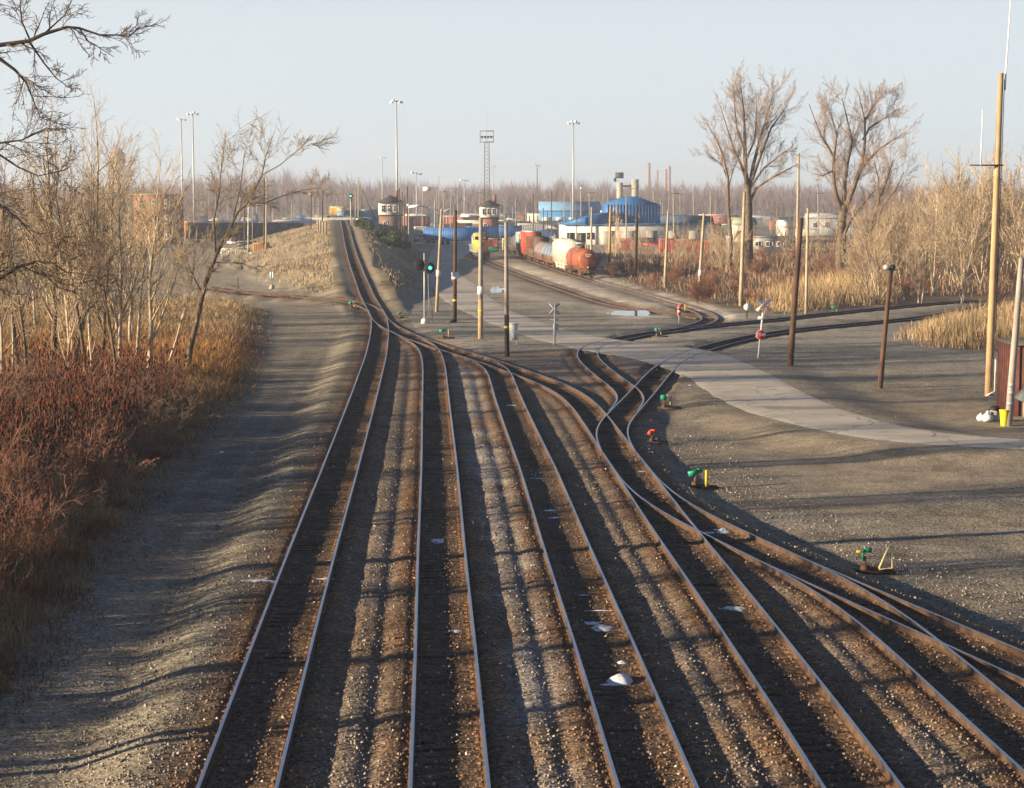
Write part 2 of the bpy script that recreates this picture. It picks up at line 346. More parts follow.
for k, v in TR.items():
    for q in v: kd.insert((q[0], q[1], 0), _i); _i += 1; KEY.append(k); PT.append(q)
kd.balance()

# ------------------------------------------------------------------ road outlines
ROAD_L = [(440,222),(436,238),(426,262),(428,281),(440.6,299.5),(461,310.7),(479,319),(522,336),(554,344),(569.4,349.5),(607,353),(635,359.7),(654,364),(683.4,374),(700.6,389),(718,401),(745,413),(796,426),(850,437),(907.6,445),(1024,449),(1120,452)]
ROAD_R = [(520,222),(500,238),(470,252),(456,264),(461,274),(475,283),(489,295.4),(509.6,309.6),(532,317.8),(562.4,328),(600,336.5),(622,340),(668.5,345),(708,348.5),(734.5,356.6),(769,371.7),(803,390),(822.6,400),(860,414),(907.6,428.5),(963.5,436),(1024,439.5),(1120,441)]
def gp(l, z=0.0): return np.array([P(a, b, z)[:2] for a, b in l])
ROADPOLY = np.concatenate([gp(ROAD_L), gp(ROAD_R)[::-1]])
def inpoly(X, Y, poly):
    ins = np.zeros(X.shape, bool); n = len(poly); j = n - 1
    for i in range(n):
        xi, yi = poly[i]; xj, yj = poly[j]
        if yi != yj:
            c = ((yi > Y) != (yj > Y)) & (X < (xj - xi) * (Y - yi) / (yj - yi) + xi); ins ^= c
        j = i
    return ins
def polydist(X, Y, poly, closed=True):
    best = np.full(X.shape, 1e9); n = len(poly)
    for i in range(n if closed else n - 1):
        a = poly[i]; b = poly[(i + 1) % n]; d = b - a; L2 = (d ** 2).sum() + 1e-9
        t = np.clip(((X - a[0]) * d[0] + (Y - a[1]) * d[1]) / L2, 0, 1)
        best = np.minimum(best, np.hypot(X - a[0] - t * d[0], Y - a[1] - t * d[1]))
    return best
def ss(a, b, x): t = np.clip((x - a) / (b - a), 0, 1); return t * t * (3 - 2 * t)
_rng = np.random.RandomState(5); _G = _rng.rand(256, 256)
def vnoise(X, Y, sc, o=0):
    x = X / sc + 37.3 * o + 1000; y = Y / sc + 91.7 * o + 1000; xi = np.floor(x).astype(int); yi = np.floor(y).astype(int)
    fx = x - xi; fy = y - yi; fx = fx * fx * (3 - 2 * fx); fy = fy * fy * (3 - 2 * fy)
    g = lambda a, b: _G[a % 256, b % 256]
    return (g(xi, yi) * (1 - fx) + g(xi + 1, yi) * fx) * (1 - fy) + (g(xi, yi + 1) * (1 - fx) + g(xi + 1, yi + 1) * fx) * fy
def fnoise(X, Y, sc, o=0, k=4):
    r = 0; a = 1; s = 0
    for i in range(k): r = r + a * vnoise(X, Y, sc / 2 ** i, o + i); s += a; a *= .55
    return r / s
# x of the leftmost / rightmost track at a given Y
_Yg = np.arange(20, 1000, 1.0)
def xof(k, Y):
    c = TR[k]; o = np.argsort(c[:, 1])
    return np.interp(Y, c[o, 1], c[o, 0], left=np.nan, right=np.nan)
XL = np.array([xof('T1', y) for y in _Yg]); XL = np.where(np.isnan(XL), np.interp(_Yg, _Yg[~np.isnan(XL)], XL[~np.isnan(XL)]), XL)
XR = np.full(len(_Yg), -1e9)
for k in ('T2', 'T3', 'T4', 'T5', 'T6', 'X', 'Y'):
    q = np.array([xof(k, y) for y in _Yg]); q = np.where(np.isnan(q), -1e9, q)
    if k in 'XY': q = np.where(_Yg > 150, -1e9, q)
    XR = np.maximum(XR, q)
XR = np.where(XR < -1e8, XL, XR)
def vedge(Y): return np.interp(Y, [36, 52, 86, 120, 150, 185, 215], [7.6, 6.9, 8.4, 8.2, 9.8, 11.3, 13])
def heights(X, Y):
    """ground height and colour zones"""
    X = np.asarray(X, float); Y = np.asarray(Y, float); sh = X.shape; X = X.ravel(); Y = Y.ravel(); n = len(X)
    d = np.empty(n); ix = np.empty(n, int)
    for i in range(n):
        if Y[i] < 720 and abs(X[i]) < 130: _, j, dd = kd.find((X[i], Y[i], 0)); d[i] = dd; ix[i] = j
        else: d[i] = 99; ix[i] = 0
    xl = np.interp(Y, _Yg, XL); xr = np.interp(Y, _Yg, XR); e = elev(Y)
    side = X - xl
    # base level away from the tracks
    left = -.6 * (1 - ss(150, 200, Y)); right = -.42 * (1 - ss(118, 150, Y))
    interior = ss(-1.5, .5, side) * (1 - ss(-.5, 1.5, X - xr))
    base = np.where(side < 0, left, right) * (1 - interior) + interior * -.185
    n1 = fnoise(X, Y, 9, 1) - .5; n2 = fnoise(X, Y, 1.6, 5, 3) - .5
    base = base + n1 * .16 * (1 - interior) + n2 * (.06 + .05 * interior)
    # embankment
    w = np.where(side < 0, 4.0, 2.6); run = np.abs(side) - 3.2 - (fnoise(X, Y, 30, 8) - .5) * 4 * (e > .5)
    emb = e - np.maximum(run, 0) / w
    soft = np.maximum(e * 0, emb) + 0.25 * np.exp(-np.abs(emb) / .5) * (e > .3)
    bank = np.where((e > .02), np.maximum(soft, 0), 0)
    bank = bank + np.where((e > .5) & (bank > .15) & (np.abs(side) > 3), n1 * 1.4 + n2 * .4, 0) * ss(3, 8, np.abs(side))
    # track bed
    ez = np.zeros(n); kk = np.array([KEY[j] in EON for j in ix]); ez = np.where(kk, e, 0)
    crib = ez - .205 + n2 * .06 + .05 * ss(.85, 1.05, d)
    shoulder = ss(1.75, 3.0, d)
    dip = -.07 * np.exp(-((d - 1.62) / .2) ** 2) * (d < 3)
    ground = base + bank
    ground = np.where(kk & (e > .3), e - .25 - .0 + (base + bank - (e - .25)) * 1, ground)
    z = crib * (1 - ss(1.35, 2.6, d)) + ground * ss(1.35, 2.6, d) + dip * (interior > .2)
    z = np.where((side < 0) & (Y < 190), crib * (1 - ss(1.9, 4.0, d)) + ground * ss(1.9, 4.0, d), z)
    z = np.where(d > 20, ground, z)
    # left vegetated bank
    vb = ss(0, 4, (xl - X) - vedge(Y)) * (Y < 210); z = z + vb * (fnoise(X, Y, 12, 3) * .5 - .1)
    # road
    rd = polydist(X, Y, ROADPOLY); inr = inpoly(X, Y, ROADPOLY); sdist = np.where(inr, -rd, rd)
    k = 1 - ss(.3, 4.5, sdist)
    rz = -.03
    z = np.where(inr | (d > 1.5), z * (1 - k) + rz * k, z * (1 - ss(-.05, .25, -sdist)) + rz * ss(-.05, .25, -sdist))
    z = np.where(inr, np.where(sdist < -.25, np.minimum(z, rz), rz), z)
    z = np.where(Y > 520, np.where(e > .3, z, z * 1.0), z)
    z = np.where(Y < 30, z, z)
    return z.reshape(sh), dict(d=d.reshape(sh), side=side.reshape(sh), xr=xr.reshape(sh), inter=interior.reshape(sh), sdist=sdist.reshape(sh), e=e.reshape(sh), bank=bank.reshape(sh))
def H1(x, y): return float(heights(np.array([x]), np.array([y]))[0][0])
def G(px, py):
    z = 0.0
    for _ in range(14):
        p = P(px, py, z); z = .4 * z + .6 * H1(p[0], p[1])
    p = P(px, py, z); return np.array([p[0], p[1], z])

# ------------------------------------------------------------------ ground sheet
def build_ground():
    ys = [8, 14, 20, 26, 31]
    v = 650.0
    while v > 46: ys.append(22400 / v); v -= 2.2 if v > 120 else 1.5
    y = ys[-1]
    while y < 4200: y *= 1.03; ys.append(y)
    ys = np.array(sorted(ys))
    s_in = np.linspace(-.275, .275, 470)
    out = .275 + np.cumsum(np.geomspace(.003, .12, 28))
    s = np.concatenate([-out[::-1], s_in, out])
    Yg, Sg = np.meshgrid(ys, s, indexing='ij'); Xg = Sg * (Yg + 14)
    Z, q = heights(Xg, Yg)
    r, c = Xg.shape
    V = np.stack([Xg, Yg, Z], -1).reshape(-1, 3)
    i = np.arange(r - 1)[:, None] * c; j = np.arange(c - 1)[None, :]
    F = np.stack([i + j, i + j + 1, i + c + j + 1, i + c + j], -1).reshape(-1, 4)
    # surface colours by zone
    g = lambda *c: np.array(c, float)
    X = Xg; Y = Yg; d = q['d']; side = q['side']; inter = q['inter']
    A = fnoise(X, Y, 14, 11); B = fnoise(X, Y, 3.5, 15); Cn = fnoise(X, Y, 45, 19)
    def mixc(c, col, k): return c * (1 - k[..., None]) + col * k[..., None]
    c = np.zeros(X.shape + (3,)) + g(.215, .185, .145)
    al = np.full(X.shape, .85)
    c = mixc(c, g(.27, .225, .165), ss(.45, .7, A)); c = mixc(c, g(.16, .135, .105), ss(.5, .75, B) * .6)
    # worn vehicle streaks along the yard (right) and dirt road (left)
    along = fnoise(X * 1.0, Y * .12, 1.7, 23)
    c = mixc(c, g(.30, .26, .205), ss(.5, .8, along) * (side < -3.2) * (Y < 220) * .6)
    far = ss(190, 260, Y); c = mixc(c, g(.38, .32, .24), far * .8); c = mixc(c, g(.36, .325, .27), ss(105, 150, Y) * (1 - far) * (side > 3) * .75); c = mixc(c, g(.33, .28, .21), ss(120, 180, Y) * (side < -3) * .6)
    # clean grey ballast between the tracks, rusty near the rails
    c = mixc(c, g(.195, .16, .13), inter * (1 - ss(150, 185, Y)) * .9); al = np.where(inter > .3, 1.0, al)
    lane = ss(.7, 1.9, np.abs(X - .5 * (np.interp(Y, _Yg, np.nan_to_num(np.array([xof('T2', yy) for yy in _Yg]), nan=1e6)) + np.interp(Y, _Yg, np.nan_to_num(np.array([xof('T3', yy) for yy in _Yg]), nan=1e6)))) )
    c = mixc(c, g(.36, .33, .305), inter * (1 - lane) * .9)
    c = mixc(c, g(.27, .24, .18), ss(1.7, 2.0, -side) * (1 - ss(2.7, 3.4, -side)) * (Y < 190) * .55)
    P1 = fnoise(X, Y, 2.6, 51); P2 = fnoise(X, Y, 5.5, 55)
    c = mixc(c, g(.17, .14, .12), inter * ss(.5, .66, P1) * .75); c = mixc(c, g(.21, .13, .075), inter * ss(.52, .7, P2) * .7)
    # tyre ruts on the dirt road and across the yard
    rut = np.exp(-((np.abs(side + 5.4) - .85) / .22) ** 2) * (Y < 230); c = mixc(c, g(.30, .265, .21), rut * .5)
    yr = fnoise(X * .06 + 40, Y + X * .12, 1.5, 71); c = mixc(c, g(.31, .275, .23), ss(.55, .72, yr) * (X > q['xr'] + 3) * .55); c = mixc(c, g(.13, .11, .09), ss(.56, .7, 1 - yr) * (X > q['xr'] + 3) * .5)
    rust = np.exp(-(d / 1.75) ** 4); c = mixc(c, g(.155, .095, .055), rust * (.75 + .25 * B)); c = mixc(c, g(.07, .05, .038), np.exp(-(d / .42) ** 4) * (.35 + .5 * A))  # centre strip dark from fouling, with shade between the rails added to its colour
    c = mixc(c, g(.24, .12, .055), np.exp(-((d - 1.05) / .35) ** 2) * ss(.42, .62, fnoise(X, Y, 2.2, 31)) * .75)
    # rusty branch to the left, fines near the far turnouts
    # embankment: dry grass over soil
    bk = ss(.15, 1.0, q['bank']) * (d > 2.2); c = mixc(c, g(.35, .275, .18), bk); c = mixc(c, g(.22, .165, .10), bk * ss(.48, .6, fnoise(X, Y, 9, 41))); al = np.where(bk > .4, .25, al)
    # vegetated ground
    xl = X - side
    vb = ss(-.5, 1.2, (xl - X) - vedge(Y) + (B - .5) * 2.5) * (Y < 215); c = mixc(c, g(.10, .065, .04), vb); al = np.where(vb > .5, .4, al)
    # brush at the right beyond the curve
    br = ss(0, 3, polydist(X, Y, BRUSH) * np.where(inpoly(X, Y, BRUSH), 1, -1)); c = mixc(c, g(.17, .12, .075), br); al = np.where(br > .5, .3, al)
    # pale fines strips beside the spurs
    for poly, col, k in ((STRIP1, g(.60, .54, .45), 1.), (STRIP2, g(.56, .49, .39), 1.), (STRIP3, g(.50, .43, .34), .8), (DIRT1, g(.34, .275, .20), .75), (DIRT2, g(.36, .295, .215), .7), (PUDR, g(.52, .46, .38), .8)):
        sd_ = polydist(X, Y, poly) * np.where(inpoly(X, Y, poly), 1, -1); c = mixc(c, col, ss(-1.5, 2.5, sd_ + (B - .5) * 5) * k); al = np.where(sd_ > 0, np.minimum(al, .5), al)
    fz = ss(500, 800, Y); c = mixc(c, g(.20, .165, .12), fz * .6)
    al = al * (1 - ss(250, 600, Y) * .5)
    c *= (1 + .3 * (Cn - .5))[..., None]
    col = np.concatenate([c, al[..., None]], -1).reshape(-1, 4)
    mb = MB(); mb.add(V, F); o = mb.build('ground', M['ground'], smooth=True, colors=col); tag(o, kind='structure')
BRUSH = gp([(590,268),(640,292),(700,305),(760,317),(830,311),(900,305),(975,303),(1000,318),(905,345),(960,352),(1000,352),(1100,356),(1300,300),(1300,225),(900,222),(700,250)])
STRIP1 = gp([(596,277),(640,288),(690,300),(745,318),(728,319),(690,309),(640,298),(590,283)])
STRIP2 = gp([(520,262),(575,279),(625,296),(660,304),(640,307),(600,298),(560,286),(505,266)])
STRIP3 = gp([(478,275),(500,282),(560,300),(590,304),(560,306),(500,295),(482,288)])
DIRT1 = gp([(720,402),(800,428),(1024,450),(1024,470),(860,500),(700,440)])
DIRT2 = gp([(820,386),(990,395),(1024,420),(1024,436),(960,434),(880,420)])
PUDR = gp([(595,306),(640,309),(680,318),(640,321),(600,319)])
build_ground()

def road():
    l = gp(ROAD_L); r = gp(ROAD_R); l = smooth(resamp(l, 1.0), 3); r = smooth(resamp(r, 1.0), 3)
    n = 420
    def rs(p):
        s = np.linspace(0, len(p) - 1, n); k = np.arange(len(p)); return np.stack([np.interp(s, k, p[:, 0]), np.interp(s, k, p[:, 1])], 1)
    # pair the two sides by their course, with a ragged edge
    l = rs(l); r = rs(r); V = []
    m = 13
    for i in range(n):
        jl = (mnoise.noise((l[i][0] * .6, l[i][1] * .6, 0))) * .35; jr = (mnoise.noise((r[i][0] * .6, r[i][1] * .6, 5))) * .2
        dv = (r[i] - l[i]); W = np.linalg.norm(dv) + 1e-6; u = dv / W
        a = l[i] + u * jl; b = r[i] + u * jr
        for j in range(m):
            p = a + (b - a) * j / (m - 1); edge = j in (0, m - 1)
            V.append((p[0], p[1], -.045 if edge else -.007))
    i = np.arange(n - 1)[:, None] * m; j = np.arange(m - 1)[None, :]
    F = np.stack([i + j, i + j + 1, i + m + j + 1, i + m + j], -1).reshape(-1, 4)[:, ::-1]
    mb = MB(); mb.add(V, F); o = mb.build('road', M['asphalt'], smooth=True); tag(o, kind='structure')
road()
def sheet(name, poly, z, m, kind='structure'):
    mb = MB(); mb.add([(x, y, z) for x, y in poly], [list(range(len(poly)))]); return tag(mb.build(name, m), kind=kind)

# ------------------------------------------------------------------ tracks
PROF = [(-.068, -.172), (.068, -.172), (.068, -.158), (.011, -.142), (.011, -.045), (.036, -.034), (.036, -.006), (.030, 0.0), (-.030, 0.0), (-.036, -.006), (-.036, -.034), (-.011, -.045), (-.011, -.142), (-.068, -.158)]
def rail_mb(c, off, zf):
    p = offs(c, off); t = np.gradient(c, axis=0); t /= np.linalg.norm(t, axis=1)[:, None]; nr = np.stack([t[:, 1], -t[:, 0]], 1)
    z = zf(p); n = len(PROF); V = np.zeros((len(p), n, 3))
    for k, (a, h) in enumerate(PROF): V[:, k, 0] = p[:, 0] + nr[:, 0] * a; V[:, k, 1] = p[:, 1] + nr[:, 1] * a; V[:, k, 2] = z + h
    mb = MB(); i = np.arange(len(p) - 1) * n; mb.V.append(V.reshape(-1, 3)); mb.n = V.shape[0] * n
    for k in range(n):
        k2 = (k + 1) % n; f = np.stack([i + k, i + k2, i + n + k2, i + n + k], -1); mb.F.append((f, 1 if k in (6, 7, 8) else 0))
    for b, rev in ((0, True), ((len(p) - 1) * n, False)):
        r_ = np.arange(n)[None, :] + b; mb.F.append((r_[:, ::-1] if rev else r_, 0))
    return mb
def tie_mesh(seed):
    rg = random.Random(seed); mb = MB(); L = 2.6 + rg.uniform(-.08, .08)
    k = 7; V = []
    for i in range(k + 1):
        x = -L / 2 + L * i / k; w = .115 + rg.uniform(-.008, .006); h = rg.uniform(-.012, .004)
        for a, b in ((-w, -.10), (w, -.10), (w, -.012 + h), (w * .8, h), (-w * .8, h), (-w, -.012 + h)): V.append((x, a, b))
    F = [(i*6+j, i*6+(j+1) % 6, (i+1)*6+(j+1) % 6, (i+1)*6+j) for i in range(k) for j in range(6)]
    mb.add(V, F); mb.F.append((np.array([[5, 4, 3, 2, 1, 0]]), 0)); mb.F.append((np.arange(6)[None, :] + k * 6, 0))
    for s in (-1, 1):
        mb.box((s * .7525, 0, .005), (.36, .19, .012), m=1)
        for q in (-.1, .1):
            for w in (-.06, .06): mb.box((s * .7525 + q, w, .022), (.035, .025, .03), m=1)
    return mb
_t = [tie_mesh(i).build('tie', [M['tie'], M['plate']]) for i in range(4)]
TIEM = [o.data for o in _t]
for o in _t: bpy.data.objects.remove(o)
def tiev(i): me = TIEM[i]; return np.array([v.co[:] for v in me.vertices]), [(tuple(p.vertices), p.material_index) for p in me.polygons]
TV = [tiev(i) for i in range(4)]
def make_track(key, label, skip_first=0, group='railway tracks of the yard'):
    c = TR[key]; zo = ZOFF[key]
    def zf(p): return (elev(p[:, 1]) if key in EON else np.zeros(len(p))) + zo
    base = c[len(c) // 2]
    root = thing('railway_track', (0, 0, 0), label, 'railway track', group)
    for s in (-1, 1):
        rail_mb(c, s * .7525, zf).build('rail', [M['railside'], M['railtop']], root)
    # ties, nearest hundred one by one
    s = np.concatenate([[0], np.cumsum(np.linalg.norm(np.diff(c, axis=0), axis=1))])
    q = np.arange(s[-1] - .2, 0, -.53); px = np.interp(q, s, c[:, 0]); py = np.interp(q, s, c[:, 1])
    tx = np.gradient(c[:, 0], s); ty = np.gradient(c[:, 1], s); tx = np.interp(q, s, tx); ty = np.interp(q, s, ty)
    rg = random.Random(hash(key) % 99 if False else sum(map(ord, key))); nearest = 0; rest = MB(); others = [k for k in TR if k != key and ZOFF[k] > zo]
    op = np.concatenate([TR[k] for k in others]) if others else None
    for i in range(len(q)):
        if py[i] > 330: break
        if py[i] < 36: continue
        if op is not None and np.min((op[:, 0] - px[i]) ** 2 + (op[:, 1] - py[i]) ** 2) < .55 ** 2: continue
        pr = inpoly(np.array([px[i]]), np.array([py[i]]), ROADPOLY)[0]
        if pr: continue
        z = (float(elev(py[i])) if key in EON else 0) + zo - .186 + rg.uniform(-.012, .008); ang = math.atan2(ty[i], tx[i]) + math.pi / 2 + rg.uniform(-.02, .02)
        v = rg.randrange(4)
        if nearest < 100 and py[i] < 150:
            o = bpy.data.objects.new('tie', TIEM[v]); COL.objects.link(o); o.parent = root; o.location = (px[i], py[i], z); o.rotation_euler = (0, 0, ang); nearest += 1
        else:
            V, Fs = TV[v]; R = np.array(Matrix.Rotation(ang, 3, 'Z')); b = rest.n
            rest.V.append(V @ R.T + np.array([px[i], py[i], z])); rest.n += len(V)
            for m_ in (0, 1):
                f4 = [f for f, m in Fs if m == m_ and len(f) == 4]; f6 = [f for f, m in Fs if m == m_ and len(f) == 6]
                if f4: rest.F.append((np.array(f4) + b, m_))
                if f6: rest.F.append((np.array(f6) + b, m_))
    if rest.n: o = rest.build('ties', [M['tie'], M['plate']], root); o['kind'] = 'stuff'
    # flangeway gaps where the road crosses; their shade laid on as dark strips
    ins = inpoly(c[:, 0], c[:, 1], ROADPOLY); idx = np.where(ins)[0]
    if len(idx) > 6 and key in ('X', 'Y'):
        cc = c[idx[0]:idx[-1] + 1]
        for s_ in (-1, 1):
            a = offs(cc, s_ * .7525 - s_ * .13); b = offs(cc, s_ * .7525 - s_ * .037); n = len(cc)
            V = [(x, y, -.0055) for x, y in a] + [(x, y, -.0055) for x, y in b]
            F = [(i, i + 1, n + i + 1, n + i) if s_ < 0 else (n + i, n + i + 1, i + 1, i) for i in range(n - 1)]
            mb = MB(); mb.add(V, F); mb.build('flangeway', M['flange'], root)
    return root
make_track('T1', 'leftmost track, running up over the grassy embankment')
make_track('T2', 'second track from the left, straight towards the bottom centre')
make_track('T3', 'third track from the left with snow patches between its rails')
make_track('T4', 'long diagonal ladder track that the right-hand turnouts leave from')
make_track('T5', 'track branching right between the diagonal ladder track and the outermost track')
make_track('T6', 'outermost track at the lower right edge, beside the low yellow hooped switch stand')
make_track('X', 'curved track crossing the road in front of the stop sign')
make_track('Y', 'tightly curved track crossing the road behind the stop sign')
make_track('Z1', 'spur curving from the tank car down to the crossing')
make_track('Z2', 'spur running from the yellow locomotive to the crossing')
make_track('W', 'rusty branch leaving the embankment foot to the left')
# ------------------------------------------------------------------ poles
def pole(base, top, r0, r1, m, label, name='utility_pole', group=None, base_m=None, base_h=None, extra=None, n=10, cat='pole', band=None):
    b = Vector(base); t = Vector(top); root = thing(name, b, label, cat, group)
    d = t - b; L = d.length
    if base_m:
        k = base_h / L; q = b + d * k
        MB().cyl((0, 0, -.3), (q - b), r0, r0 + (r1 - r0) * k, n).build('pole_butt', M[base_m], root)
        mb = MB(); mb.tube([q - b, d * .6, d], [r0 + (r1 - r0) * k, r0 + (r1 - r0) * .6, r1], n)
    else:
        mb = MB(); mb.tube([(0, 0, -.3), d * .3, d * .65, d], [r0, r0 + (r1 - r0) * .3, r0 + (r1 - r0) * .65, r1], n)
    mb.build('shaft', M[m], root)
    if band:
        q = d * (band / L); MB().cyl(q, q + d.normalized() * .18, r0 * 1.04, None, n).build('yellow_band', M['yellow'], root)
    return root, d
def psign(root, d, h, w, hh, m='signwhite', y=-.25, name='notice_plate'):
    q = d * (h / d.length); o = MB().box((q.x, q.y + y, q.z), (w, .04, hh)).build(name, M[m], root)
    mb = MB(); rg = random.Random(3)
    for i in range(4): mb.box((q.x, q.y + y - .024, q.z + hh * (.28 - i * .17)), (w * (.7 - .12 * (i % 2)), .006, hh * .05))
    return o
def ppole(bx, by, tx, ty, r0, r1, m, label, **k):
    b = G(bx, by); t = at(tx, ty, b[1]); return pole(b, t, r0, r1, m, label, **k), b, t
# four poles between the signal and the road
(r, d), b, t = ppole(436.5, 312, 441.6, 209, .19, .12, 'pole_pale', 'pale leaning pole with a double-armed street light and a white notice')
psign(r, d, 4.1 * .95, .45, .62)
for s in (-1, 1):
    e = d * .965; mb = MB(); mb.tube([e, e + Vector((s * .9, 0, .45)), e + Vector((s * 2.0, 0, .62 * (1 if s < 0 else -.4)))], [.06, .05, .04], 6); arm = mb.build('lamp_arm', M['galv'], r)
    q = e + Vector((s * 2.6, 0, .66 * (1 if s < 0 else -.5))); MB().box(q, (1.5, .5, .24), top=.7, ry=s * .08).build('luminaire', M['signwhite'], arm)
(r, d), b, t = ppole(454.8, 322.4, 455.4, 210, .20, .15, 'pole_dark', 'dark brown pole with a white notice, beside the signal', base_m='pole_black', base_h=1.9, band=1.95)
psign(r, d, 4.3, .62, .66); MB().box((-.4, -.3, .1), (.8, .6, .35), top=.8).build('base_debris', M['darksteel'], r)
(r, d), b, t = ppole(480.6, 339, 480.8, 218, .23, .16, 'pole_grey', 'pale pole with orange foot and a white notice, in line with the yellow locomotive', base_m='pole_orange', base_h=3.2, band=2.2)
psign(r, d, 3.95, .52, .65)
(r, d), b, t = ppole(507, 357, 506, 222, .2, .13, 'pole_grey', 'pale pole with a black lower third, next to the white equipment cabinet', base_m='pole_black', base_h=3.1, band=2.1)
q = G(513.5, 345)
cb = thing('equipment_cabinet', q, 'white metal equipment cabinet on legs beside the black-footed pole', 'cabinet')
MB().box((0, 0, 1.0), (.62, .5, 1.25)).build('housing', M['whitepaint'], cb); MB().box((0, 0, 1.66), (.8, .66, .07)).build('lid', M['signwhite'], cb)
MB().box((.05, -.26, .65), (.35, .02, .3)).build('vent', M['galv'], cb)
for x in (-.26, .26): MB().box((x, 0, .18), (.07, .4, .4)).build('leg', M['galv'], cb)
# poles along the spur
def simple(bx, by, tx, ty, r0, r1, m, label, **k): return ppole(bx, by, tx, ty, r0, r1, m, label, **k)
simple(591, 268, 591.7, 207, .22, .15, 'pole_pale', 'pale pole rising just behind the tank car')
simple(609, 274.4, 610.5, 207, .24, .15, 'pole_orange', 'orange pole with a black foot, first one right of the tank car', base_m='pole_black', base_h=2.6)
simple(635.3, 278, 637.5, 206, .24, .17, 'pole_black', 'near-black pole in the brush, right of the orange one')
simple(664.6, 287, 668.3, 210, .22, .13, 'pole_pale', 'slim pale leaning pole with no fittings at the end of the brick-red trucks')
(r, d), b, t = simple(698.7, 296, 704, 213, .22, .13, 'pole_pale', 'pale leaning pole carrying a small white box at the spur bend')
psign(r, d, 2.7, .5, .66, name='white_box')
simple(740.7, 306, 744.5, 192, .24, .15, 'pole_pale', 'tall pale pole in front of the big left-hand cottonwood')
simple(790, 365.5, 801, 218, .22, .17, 'pole_dark', 'thick dark brown leaning pole right of the stop sign')
simple(806, 314, 808, 208, .17, .12, 'pole_pale', 'slim pale pole just right of the dark leaning pole')
simple(797, 262, 798.7, 153, .3, .2, 'pole_pale', 'tall pale pole sticking up between the two cottonwoods')
(r, d), b, t = simple(879.7, 388, 891, 268, .17, .13, 'pole_dark', 'short leaning brown pole with a floodlight pair on top')
for s, m in ((-1, 'silver'), (1, 'black')):
    MB().lathe([(.05, -.16), (.13, -.15), (.18, .1), (.15, .14)], (d.x + s * .2 - .1, d.y - .12, d.z + .05), 12, axis=1).build('floodlight', M[m], r, smooth=False)
MB().box((d.x, d.y, d.z - .12), (.7, .08, .08)).build('bracket', M['darksteel'], r)
(r, d), b, t = simple(988.5, 396, 1001, 73, .24, .155, 'pole_orange', 'tallest orange-tan pole near the right edge with a crossarm and whip antenna', name='radio_pole')
MB().tube([d + Vector((.25, 0, -1)), d + Vector((.3, 0, .4)), d + Vector((.55, 0, 6))], [.06, .045, .02], 6).build('whip_antenna', M['signwhite'], r)
q = d * ((395 - 164) / 322.0); arm = MB().box((q.x - .7, q.y - .25, q.z), (1.95, .1, .09)).build('crossarm', M['pole_dark'], r)
MB().cyl((q.x - 1.05, q.y - .3, q.z), (q.x - 1.0, q.y - .3, q.z + 3.25), .045, .03, 6).build('dipole_antenna', M['signwhite'], arm)
MB().tube([(-.2, -.2, .02), (.3, -.25, .3), (.32, -.2, 2.2)], .04, 6).build('ground_conduit', M['signwhite'], r)
MB().cyl(d * .2 + Vector((.25, -.1, 0)), d * .98 + Vector((.2, -.1, 0)), .025, None, 5).build('cable', M['black'], r)
(r, d), b, t = simple(1008, 426, 1021.6, 258, .20, .14, 'pole_grey', 'weathered leaning pole at the right edge behind the yellow bin')
for h in (1.2, 1.75, 2.15): q = d * (h / d.length); MB().box((q.x - .02, q.y - .22, q.z), (.34, .12, .22)).build('meter_box', M['galv'], r)

# ------------------------------------------------------------------ near signal mast with ladder
b = G(424.6, 323.5); t = at(424.8, 253, b[1]); h = t[2] - b[2]
sg = thing('signal_mast', b, 'white signal mast with two round black heads, one showing green, and a ladder', 'railway signal')
MB().lathe([(.34, 0), (.30, .35), (.14, .5)], n=10).build('base', M['whitepaint'], sg); MB().cyl((0, 0, .4), (0, 0, h), .085, .07, 10).build('mast', M['silver'], sg)
for s, zz in ((-1, h - 1.1), (1, h - 1.35)):
    hd = MB().lathe([(.46, -.03), (.5, 0), (.5, .05), (.2, .09)], (s * .47, -.18, zz), 20, axis=1); hd.box((s * .2, 0, zz), (.35, .12, .12)); hd.box((s * .47, .12, zz - .1), (.3, .3, .7))
    hh = hd.build('signal_head', M['black'], sg)
    if s > 0:
        MB().lathe([(.15, -.05), (.12, -.07), (.02, -.08)], (.55, -.18, zz + .02), 14, axis=1).build('lamp', M['greenlamp'], hh)
    MB().tube([(s * .47 - .18, -.3, zz), (s * .47 - .13, -.32, zz + .17), (s * .47, -.32, zz + .24), (s * .47 + .13, -.32, zz + .17), (s * .47 + .18, -.3, zz)], .03, 5).build('hood', M['black'], hh)
ld = MB(); 
for x in (.42, .72): ld.cyl((x, .25, .2), (x - .1, .2, h - 1.9), .022, None, 5)
for i in range(int((h - 2) / .35)): ld.cyl((.42 - .1 * i / 15, .25, .4 + i * .35), (.72 - .1 * i / 15, .25, .4 + i * .35), .016, None, 5)
ld.build('ladder', M['galv'], sg)

